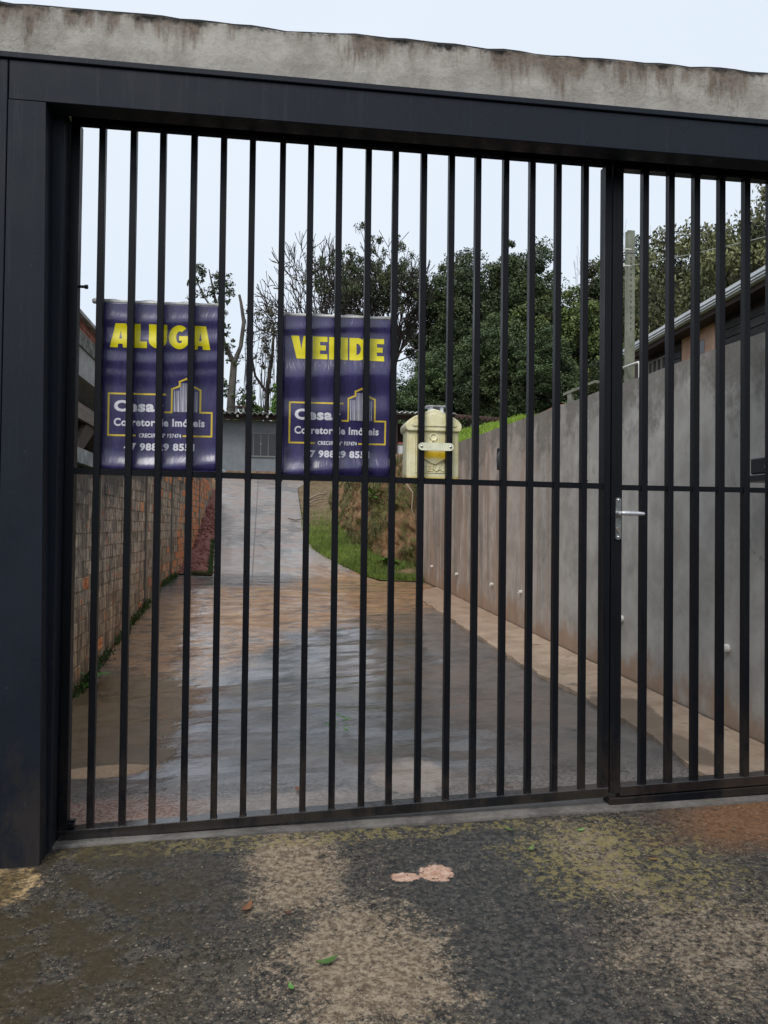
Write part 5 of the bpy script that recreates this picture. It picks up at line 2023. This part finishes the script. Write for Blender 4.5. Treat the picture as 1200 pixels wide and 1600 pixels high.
def add_tree(name, loc, label, crown_me, trunk_me, sxy, sz, rot, group=None, cat='tree', trunk_name='trunk'):
    t = thing(name, loc, label, cat, group)
    t.rotation_euler = (0, 0, rot)
    t.scale = (sxy, sxy, sz)
    for nm, me in (('trunk', trunk_me), ('crown', crown_me)):
        if me is None:
            continue
        o = bpy.data.objects.new(nm, me)
        C.objects.link(o)
        o.parent = t
    return t


# forest on the slope behind the house: five kinds of dense crown
kinds = []
for k, (w, h, nc, per, mat) in enumerate(((6.0, 9.5, 260, 95, leaf_dark), (5.4, 10.0, 240, 95, leaf_mid), (6.6, 8.8, 260, 95, leaf_dark), (4.6, 9.2, 200, 95, leaf_olive), (5.6, 8.2, 230, 95, leaf_mid))):
    cm, lob = crown_mesh('crown', 11 + k, w, h, 1.6, int(nc * 1.7), 190, 0.068, mat, 7, 0.3)
    kinds.append((cm, trunk_mesh('trunk', k, h + 2, 0.19, lob, bark)))
# (x, y, total height wanted, kind, label)
FOR = [
    (8.7, 33.0, 10.8, 0, 'dark dense tree directly behind the white roofed wing of the house'),
    (10.2, 36.0, 12.2, 2, 'tall dark tree rising just right of the leafy half bare tree'),
    (10.6, 32.5, 11.6, 0, 'dark broad tree behind the tiled end of the house'),
    (12.6, 35.5, 12.4, 1, 'mid green tree above the middle of the wooded slope'),
    (13.2, 31.0, 9.6, 4, 'green bushy tree low in the middle of the wood'),
    (15.2, 33.0, 11.4, 3, 'olive tinged tree with airy top right of the wood centre'),
    (15.6, 29.0, 8.8, 1, 'mid green tree behind the lawn slope on the right'),
    (17.6, 32.0, 12.2, 2, 'dark tree at the right end of the wood beside the gate stile'),
    (18.4, 28.0, 10.4, 4, 'green tree seen between the last wide gate bars'),
    (20.0, 31.0, 12.0, 0, 'dark tree behind the utility pole'),
    (20.5, 25.5, 8.2, 1, 'low green tree just left of the utility pole'),
    (10.0, 29.5, 7.6, 2, 'low dark tree hugging the house roof end'),
    (12.0, 28.0, 6.6, 0, 'small dark tree behind the lawn crest'),
    (7.0, 31.5, 6.2, 2, 'low dark tree behind the white chimney vent'),
    (14.4, 26.0, 6.0, 2, 'low dark tree above the clay mound'),
    (17.0, 25.0, 6.2, 0, 'low dark tree behind the T shaped post'),
    (23.0, 29.0, 10.5, 2, 'dark tree behind the neighbour roof left of the big olive tree'),
    (26.0, 31.0, 12.0, 0, 'dark tree at far right behind the big olive tree'),
    (10.6, 39.5, 12.2, 1, 'mid green tree at the back of the wood'),
    (14.0, 40.0, 13.2, 2, 'dark tree on the skyline at the back of the wood'),
    (18.5, 38.0, 12.0, 4, 'green tree on the skyline near the pole'),
]
for k, (x, y, h, kd, lab) in enumerate(FOR):
    hh = {0: 11.3, 1: 11.8, 2: 10.6, 3: 11.0, 4: 10.0}[kd]
    zb = hill_z(x, max(y, 25.1)) - 0.1
    s = h / hh
    add_tree('forest_tree', (x, y, zb), lab, kinds[kd][0], kinds[kd][1], min(1.15, 0.45 + 0.55 * s), s, k * 1.7, 'trees of the wood behind the house')

# undergrowth that closes the foot of the wood, one mass
cs, rs = [], []
for _ in range(420):
    x = random.uniform(4.5, 27)
    y = random.uniform(26.5, 34) if x > 9.8 else random.uniform(31.5, 35)
    cs.append((x, y, 2.5 + random.uniform(0, 2.6) + (0.9 if x > 9 else 0)))
    rs.append(random.uniform(0.4, 0.8))
V, F = leaf_cloud(cs, rs, 190, 0.075)
tag(stuff(link_mesh('undergrowth', np_mesh('undergrowth', V, F, leaf_dark))), 'dark undergrowth filling the foot of the wood', 'undergrowth', kind='stuff')
# hill behind, closing the gaps between trunks
sheet('hillside', fr(4.0, 60, 28), fr(41, 75, 17), lambda X, Y: 2.6 + 9.5 * min(1, max(0, (X - 8.5) / 4.0)) * min(1, (Y - 41) / 12) + 0.6 * fbm(X * 0.3, Y * 0.3),
      m_simple('wooded_hillside', (0.012, 0.018, 0.009), (0.035, 0.05, 0.02), 1.5, 0.95, 0.8, 0.3, fine=6), 0.5)

# far side of the street: unseen wooded bank added to darken gate reflections
sheet('hillside', fr(-60, 60, 40), fr(-60, -13.9, 24), lambda X, Y: -0.35 + 2.6 * min(1, (-13.9 - Y) / 9.0) + 0.4 * fbm(X * 0.25, Y * 0.25),  # ground of the added unseen bank
      bpy.data.materials['wooded_hillside'], 0.5)
cs = [(random.uniform(-45, 45), random.uniform(-28, -15.5), 0) for _ in range(520)]
cs = [(x, y, min(2.4, (-13.9 - y) * 0.3) + random.uniform(0.2, 2.2)) for x, y, _ in cs]
V, F = leaf_cloud(cs, [random.uniform(0.8, 1.6) for _ in cs], 60, 0.28)
tag(stuff(link_mesh('added_roadside_wood', np_mesh('added_roadside_wood', V, F, leaf_dark))), 'unseen wooded bank added across the street to darken reflections', 'wood', kind='stuff')

# big olive tree on the right behind the neighbour house
rnd = random.Random(5)
segs, tips = [], []
grow(rnd, Vector((0, 0, 0)), Vector((0.05, 0, 1)), 2.2, 0.20, 0, 4, segs, tips, 0.62, 3)
big_tr = segs_mesh('trunk', segs, bark)
tp_ = [t for t in tips]
cs = [tuple(p + Vector((rnd.uniform(-.2, .2), rnd.uniform(-.2, .2), rnd.uniform(-.1, .2)))) for p, d in tp_ if rnd.random() < 0.8]
V, F = leaf_cloud(cs, [rnd.uniform(0.36, 0.70) for _ in cs], 230, 0.062)
pass
big_cr = np_mesh('crown', V, F, leaf_olive)
zs = [p.z for p, d in tp_]
BH = max(zs)
BW = max(max(abs(p.x), abs(p.y)) for p, d in tp_)
for (x, y, top, wd, rot, lab) in ((12.1, 15.4, 9.15, 3.2, 0.4, 'big olive green tree with sky gaps behind the neighbour house'),
                                 (14.8, 14.6, 10.6, 3.2, 2.6, 'big olive tree at the right picture edge above the eave'),
                                 (13.2, 19.5, 8.6, 3.0, 4.0, 'olive tree right of the pole, partly behind the bigger one')):
    add_tree('olive_tree', (x, y, 2.2), lab, big_cr, big_tr, wd / BW, (top - 2.2) / BH, rot, 'olive trees behind the neighbour house')

# bare tree and half leafy tree behind the VENDE banner
def fan_tree(seed, lean, L0, r0, lev, spread, split, limbs, zfork):
    """short bole that opens into a broad fan of rising limbs"""
    rnd = random.Random(seed)
    sg, tp_ = [], []
    sg.append(([Vector((0, 0, 0)), Vector((0.05, 0, zfork * 0.5)), Vector((0, 0, zfork))], [r0 * 1.2, r0 * 1.05, r0], 0))
    for k in range(limbs):
        a = 6.283 * k / limbs + rnd.uniform(-.3, .3)
        t = rnd.uniform(0.35, 1.2)
        d = Vector((math.cos(a) * t + lean, math.sin(a) * t * 0.7, 1.0))
        grow(rnd, Vector((0, 0, zfork - rnd.uniform(0, 0.8))), d, L0 * rnd.uniform(0.85, 1.15), r0 * 0.62, 1, lev, sg, tp_, spread, split, 0.0, 0.02)
    return sg, tp_, rnd


segs, tips, rnd = fan_tree(21, -0.18, 1.75, 0.15, 5, 0.46, 3, 10, 5.6)
bare = thing('bare_tree', (3.1, 34, 2.5), 'leafless grey branched tree above the top of the VENDE banner', 'tree')
hgt = max(p.z for p, d in tips)
wid = float(np.percentile([abs(p.x) for p, d in tips], 88))
link_mesh('trunk', segs_mesh('trunk', segs, bark, 0.020), None, bare)
bare.scale = (2.35 / wid, 2.35 / wid, 11.9 / hgt)
segs, tips, rnd = fan_tree(33, 0.08, 1.9, 0.19, 5, 0.46, 3, 9, 5.4)
half = thing('half_leafy_tree', (5.7, 33.5, 2.5), 'tall tree with leafy top and bare side limbs right of the VENDE banner', 'tree')
hgt = max(p.z for p, d in tips)
wid = float(np.percentile([abs(p.x) for p, d in tips], 88))
link_mesh('trunk', segs_mesh('trunk', segs, bark, 0.020), None, half)
cs = [tuple(p) for p, d in tips if (p.x < wid * 0.30 and p.z > hgt * 0.68 and rnd.random() < 0.42) or rnd.random() < 0.04]
V, F = leaf_cloud(cs, [rnd.uniform(0.16, 0.42) for _ in cs], 60, 0.075)
link_mesh('crown', np_mesh('crown', V, F, leaf_dark), None, half)
half.scale = (2.1 / wid, 2.1 / wid, 12.7 / hgt)

# forked trunk with climbing leaves, left of the gap between the banners
fk = thing('forked_tree', (-1.15, 30.0, 2.45), 'ivy grown tree with bare forked trunk right of the ALUGA banner', 'tree')
bm = bmesh.new()
L3 = lambda *p: [Vector(q) for q in p]
tube(bm, L3((0, 0, 0), (0.03, 0, 2.2), (0.08, 0, 3.9), (0.16, 0, 5.2)), [0.24, 0.19, 0.16, 0.13], 8, caps=False)
tube(bm, L3((0.16, 0, 5.2), (0.42, 0, 5.9), (0.53, 0, 6.9), (0.40, 0, 7.7), (0.33, 0, 8.0)), [0.11, 0.09, 0.085, 0.06, 0.05], 6)
tube(bm, L3((0.16, 0, 5.2), (-0.25, 0, 6.0), (-0.45, 0.1, 7.0), (-0.7, 0.1, 8.1), (-0.9, 0.1, 9.0)), [0.11, 0.085, 0.07, 0.05, 0.02], 6)
tube(bm, L3((0.05, 0, 3.0), (0.6, 0, 3.8), (1.0, 0, 3.4)), [0.06, 0.04, 0.02], 5)
tube(bm, L3((-0.45, 0.1, 7.0), (-1.1, 0, 7.9), (-1.5, 0, 8.8)), [0.05, 0.035, 0.015], 5)
obj('trunk', bm, bark_grey, fk, at=(0, 0, 0)).location = (0, 0, 0)
rnd = random.Random(3)
cs, rs = [], []
for _ in range(40):
    cs.append((rnd.uniform(-1.7, 0.1), rnd.uniform(-.5, .5), rnd.uniform(7.4, 9.0)))
    rs.append(rnd.uniform(0.12, 0.30))
for _ in range(70):
    z = rnd.uniform(0.5, 7.4)
    cs.append((rnd.gauss(-0.30, 0.28), rnd.uniform(-.3, .3), z))
    rs.append(rnd.uniform(0.10, 0.24))
for _ in range(34):
    cs.append((rnd.gauss(0.75, 0.25), rnd.uniform(-.3, .3), rnd.uniform(1.5, 4.2)))
    rs.append(rnd.uniform(0.10, 0.26))
V, F = leaf_cloud(cs, rs, 26, 0.075)
link_mesh('crown', np_mesh('crown', V, F, leaf_dark), None, fk)

# vine draped dead tree left of the VENDE banner
vt = thing('vine_draped_tree', (0.25, 31.0, 2.45), 'dead tree hung with dry vines just left of the VENDE banner', 'tree')
bm = bmesh.new()
tube(bm, L3((0.1, 0, 0), (0.05, 0, 2.5), (0.12, 0, 4.5), (0.3, 0, 5.9), (0.35, 0, 7.2)), [0.13, 0.11, 0.09, 0.07, 0.03], 6, caps=False)
tube(bm, L3((0.1, 0, 4.2), (-0.4, 0, 4.9), (-0.62, 0, 6.0), (-0.55, 0, 7.0)), [0.07, 0.055, 0.04, 0.02], 5)
tube(bm, L3((0.12, 0, 4.3), (0.6, 0, 4.6), (1.1, 0, 4.7)), [0.05, 0.035, 0.02], 5)
tube(bm, L3((0.05, 0, 2.4), (-0.5, 0, 3.0), (-0.9, 0, 4.0)), [0.05, 0.03, 0.015], 5)
rnd = random.Random(8)
for _ in range(95):
    x, y, z = rnd.uniform(-0.85, 1.2), rnd.uniform(-.5, .5), rnd.uniform(4.5, 7.6)
    ln_ = rnd.uniform(1.0, 3.8)
    pts = [Vector((x, y, z))]
    for k in range(5):
        pts.append(pts[-1] + Vector((rnd.uniform(-.08, .08), rnd.uniform(-.05, .05), -ln_ / 5)))
    tube(bm, pts, 0.011, 3, caps=False)
obj('trunk', bm, bark, vt, at=(0, 0, 0)).location = (0, 0, 0)
cs = [(rnd.gauss(0.0, 0.42), rnd.uniform(-.4, .4), rnd.uniform(5.6, 7.6)) for _ in range(34)]
cs += [(rnd.gauss(0.15, 0.5), rnd.uniform(-.4, .4), rnd.uniform(2.0, 5.6)) for _ in range(22)]
V, F = leaf_cloud(cs, [rnd.uniform(0.12, 0.3) for _ in cs], 24, 0.07)
link_mesh('crown', np_mesh('crown', V, F, dead_m), None, vt)

# bushes behind the house
cm, lob = crown_mesh('crown', 77, 1.7, 2.6, 0.5, 90, 60, 0.075, leaf_green, 5)
tm = trunk_mesh('trunk', 4, 3, 0.06, lob, bark)
add_tree('bush', (0.95, 29.4, 3.6), 'rounded green bush above the house roof, left of the VENDE banner', cm, tm, 1.0, 1.0, 0.3, cat='bush')
add_tree('bush', (-0.35, 29.8, 3.3), 'smaller green bush above the house roof, beside the forked trunk', cm, tm, 0.85, 0.95, 2.0, cat='bush')

# two far bare tops near the pole
rnd = random.Random(41)
segs, tips = [], []
grow(rnd, Vector((0, 0, 0)), Vector((0, 0, 1)), 3.4, 0.10, 0, 5, segs, tips, 0.36, 2)
bt = segs_mesh('trunk', segs, bark_grey, 0.016)
hgt = max(p.z for p, d in tips)
wid = max(max(abs(p.x), abs(p.y)) for p, d in tips)
for x, y, top, w_, lab in ((17.6, 34.0, 16.6, 1.5, 'thin bare tree top poking up behind the utility pole'),
                           (15.9, 35.5, 15.6, 1.3, 'thin bare tree top on the skyline just left of the gate stile')):
    t = thing('bare_sapling', (x, y, 2.5), lab, 'tree', 'bare tree tops above the wood')
    t.scale = (w_ / wid, w_ / wid, (top - 2.5) / hgt)
    o = bpy.data.objects.new('trunk', bt)
    C.objects.link(o)
    o.parent = t

# loose grit and crumbs lying on the apron, one mass
gm = Mat('mixed_grit', 0.85, 0.2)
gcell = gm.voro(70, out='Color')
gs = gm.t.nodes.new('ShaderNodeSeparateColor')
gm.t.links.new(gcell, gs.inputs[0])
grit_m = gm.done(gm.ramp(gs.outputs[0], [(0.0, (0.03, 0.03, 0.03)), (0.35, (0.08, 0.07, 0.06)), (0.6, (0.12, 0.09, 0.07)), (0.8, (0.18, 0.14, 0.10)), (1.0, (0.26, 0.22, 0.17))]))
OCT = np.array([(1, 0, 0), (-1, 0, 0), (0, 1, 0), (0, -1, 0), (0, 0, 1), (0, 0, -1)], dtype=np.float32)
OCF = np.array([(0, 2, 4), (2, 1, 4), (1, 3, 4), (3, 0, 4), (2, 0, 5), (1, 2, 5), (3, 1, 5), (0, 3, 5)])
gvs, gfs = [], []
nG = 0
while nG < 3200:
    x = random.uniform(-0.35, 2.75)
    y = -0.08 - random.random() ** 0.9 * 1.05
    if fbm(x * 2.5, y * 2.5, 20) < random.uniform(-0.55, 0.35):
        continue
    sz = random.uniform(0.0012, 0.0030) if random.random() < 0.9 else random.uniform(0.003, 0.0052)
    q = OCT * sz * rng.uniform(0.6, 1.2, (6, 1)).astype(np.float32)
    a = random.uniform(0, 6.28)
    R_ = np.array([[math.cos(a), -math.sin(a), 0], [math.sin(a), math.cos(a), 0], [0, 0, 0.7]], dtype=np.float32)
    q = q @ R_.T + np.array([x, y, fore_z(x, y) + 0.006 * fbm(x * 1.3, y * 1.3) + sz * 0.35], dtype=np.float32)
    gvs.append(q)
    gfs.append(OCF + 6 * nG)
    nG += 1
tag(stuff(link_mesh('grit', np_mesh('grit', np.concatenate(gvs), np.concatenate(gfs), grit_m, 3))), 'loose grit and crumbs scattered over the wet forecourt', 'grit', kind='stuff')

# ------------------------------------------------------------------ small plants and fallen leaves
def leaf_plant(name, loc, n, L, mat, label, seed, spread=0.8):
    rnd = random.Random(seed)
    t = thing(name, loc, label, 'plant')
    for k in range(n):
        a = 6.283 * k / n + rnd.uniform(-.4, .4)
        e = rnd.uniform(0.25, spread)
        l = L * rnd.uniform(0.7, 1.2)
        bm = bmesh.new()
        d = Vector((math.cos(a), math.sin(a), 0))
        s = Vector((-math.sin(a), math.cos(a), 0))
        base = d * 0.01
        cl = []
        for q, (f, w) in enumerate(((0, 0.06), (0.3, 0.30), (0.6, 0.36), (0.85, 0.22), (1.0, 0.02))):
            c = base + d * (l * f * math.cos(e * 0.6)) + Vector((0, 0, l * (math.sin(e) * f - 0.45 * f * f) + 0.01 + 0.03 * (k % 3)))
            cl.append((bm.verts.new(c + s * l * w * 0.5), bm.verts.new(c + Vector((0, 0, -0.06 * l * w))), bm.verts.new(c - s * l * w * 0.5)))
        for A, B in zip(cl, cl[1:]):
            bm.faces.new((A[0], A[1], B[1], B[0]))
            bm.faces.new((A[1], A[2], B[2], B[1]))
        me = bpy.data.meshes.new('leaf')
        bm.to_mesh(me)
        bm.free()
        link_mesh('leaf', me, mat, t, smooth=True)
    return t


plant_m = m_leaf('weed_leaf', (0.05, 0.13, 0.015), (0.10, 0.24, 0.03), 0.2, 20)
leaf_plant('weed', (-0.64, 3.02, lower_z(-0.64, 3.02)), 9, 0.16, plant_m, 'leafy green weed at the foot of the left brick wall', 1, 1.1)
leaf_plant('sprig', (0.94, 1.28, lower_z(0.94, 1.28) + 0.004), 7, 0.075, plant_m, 'small green sprig growing on the wet concrete drive', 2, 0.6)
leaf_plant('weed', (2.35, 9.4, drive_z(2.35, 9.4) + 0.10), 9, 0.22, plant_m, 'broad leaved weed in the grass below the earth bank', 3, 1.0)
leaf_plant('weed', (2.22, 10.3, 1.55), 8, 0.24, plant_m, 'green weed sprouting high on the cut earth bank', 4, 1.0)
leaf_plant('weed', (2.45, 9.75, 1.35), 7, 0.20, plant_m, 'green weed on the earth bank nearest the retaining wall', 5, 1.0)
# pale branches lying at the top of the verge
stick = m_flat('dry_stick', (0.30, 0.24, 0.17), 0.8)
for k, (a, b, lab) in enumerate((((1.50, 18.4), (2.15, 19.8), 'pale dry stick lying on the verge near the house'), ((1.40, 17.0), (1.95, 18.3), 'second pale stick lower down on the verge'))):
    bm = bmesh.new()
    za, zb_ = verge_z(*a) + 0.05, verge_z(*b) + 0.12
    tube(bm, [(a[0], a[1], za), ((a[0] + b[0]) / 2, (a[1] + b[1]) / 2 + 0.05, (za + zb_) / 2 + 0.05), (b[0], b[1], zb_)], [0.03, 0.025, 0.015], 6)
    tag(obj('stick', bm, stick, at=(a[0], a[1], za)), lab, 'stick', 'sticks on the verge')
bm = bmesh.new()
tube(bm, [(2.50, 8.70, 0.33), (2.60, 8.75, 0.35), (2.72, 8.72, 0.32), (2.76, 8.68, 0.31)], 0.012, 6)
tag(obj('pale_rag', bm, rod_m, at=(2.6, 8.7, 0.33), smooth=True), 'twisted pale plastic scrap where grass, wall and drive meet', 'scrap')
# root hanging off the bank beside the wall end
bm = bmesh.new()
tube(bm, [(2.62, 9.3, 1.75), (2.70, 9.15, 1.6), (2.68, 9.12, 1.35), (2.73, 9.1, 1.2)], [0.014, 0.012, 0.009, 0.005], 5)
tag(obj('hanging_root', bm, stick, at=(2.62, 9.3, 1.75)), 'pale root hanging down the bank at the far wall end', 'root')

litter_g = m_leaf('fresh_fallen_leaf', (0.06, 0.15, 0.03), (0.16, 0.26, 0.07), 0.25, 20)
litter_b = m_leaf('brown_fallen_leaf', (0.12, 0.05, 0.02), (0.26, 0.12, 0.05), 0.3, 20)
LIT = [
    (0.728, -0.802, 0.030, 0.4, litter_g, 'green fallen leaf on the tan patch nearest the camera'),
    (0.640, -0.885, 0.016, 1.8, litter_g, 'tiny green leaf at the bottom edge of the picture'),
    (1.410, -0.300, 0.022, 0.9, litter_g, 'green curled leaf right of the orange stain'),
    (1.385, -0.150, 0.018, 2.4, litter_g, 'pale green leaf just below the gate threshold'),
    (1.619, -0.190, 0.018, 0.2, litter_g, 'light green leaf below the gate hinge side'),
    (0.528, -0.525, 0.030, 1.1, litter_b, 'brown curled leaf on the dark middle of the forecourt'),
    (0.640, -0.560, 0.015, 0.1, litter_b, 'small reddish leaf beside the tan patch'),
    (0.700, 0.370, 0.028, 2.0, litter_b, 'dark brown leaf just inside the gate'),
    (1.760, -0.420, 0.018, 2.9, litter_b, 'small red brown leaf at the mossy right of the forecourt'),
    (1.10, 14.6, 0.16, 0.1, litter_b, 'dark clod lying on the right edge of the ramp'),
]
for k, (x, y, s, rot, mat, lab) in enumerate(LIT):
    bm = bmesh.new()
    cl = []
    for f, w in ((-1, 0.03), (-0.5, 0.30), (0, 0.40), (0.5, 0.28), (1, 0.02)):
        zc = s * (0.10 + 0.25 * f * f)
        cl.append([bm.verts.new((s * f, s * w, zc + s * 0.10)), bm.verts.new((s * f, 0, zc)), bm.verts.new((s * f, -s * w, zc + s * 0.10))])
    for A, B in zip(cl, cl[1:]):
        bm.faces.new((A[0], A[1], B[1], B[0]))
        bm.faces.new((A[1], A[2], B[2], B[1]))
    me = bpy.data.meshes.new('fallen_leaf')
    bm.to_mesh(me)
    bm.free()
    nm = 'fallen_leaf' if k < 9 else 'clod'
    o = link_mesh(nm, me, mat, None, smooth=True)
    zg = fore_z(x, y) + 0.004 if y < -0.07 else drive_z(x, y) + 0.004
    o.location = (x, y, zg)
    o.rotation_euler = (0, 0, rot)
    tag(o, lab, 'leaf' if k < 9 else 'clod', 'fallen leaves' if k < 9 else None)
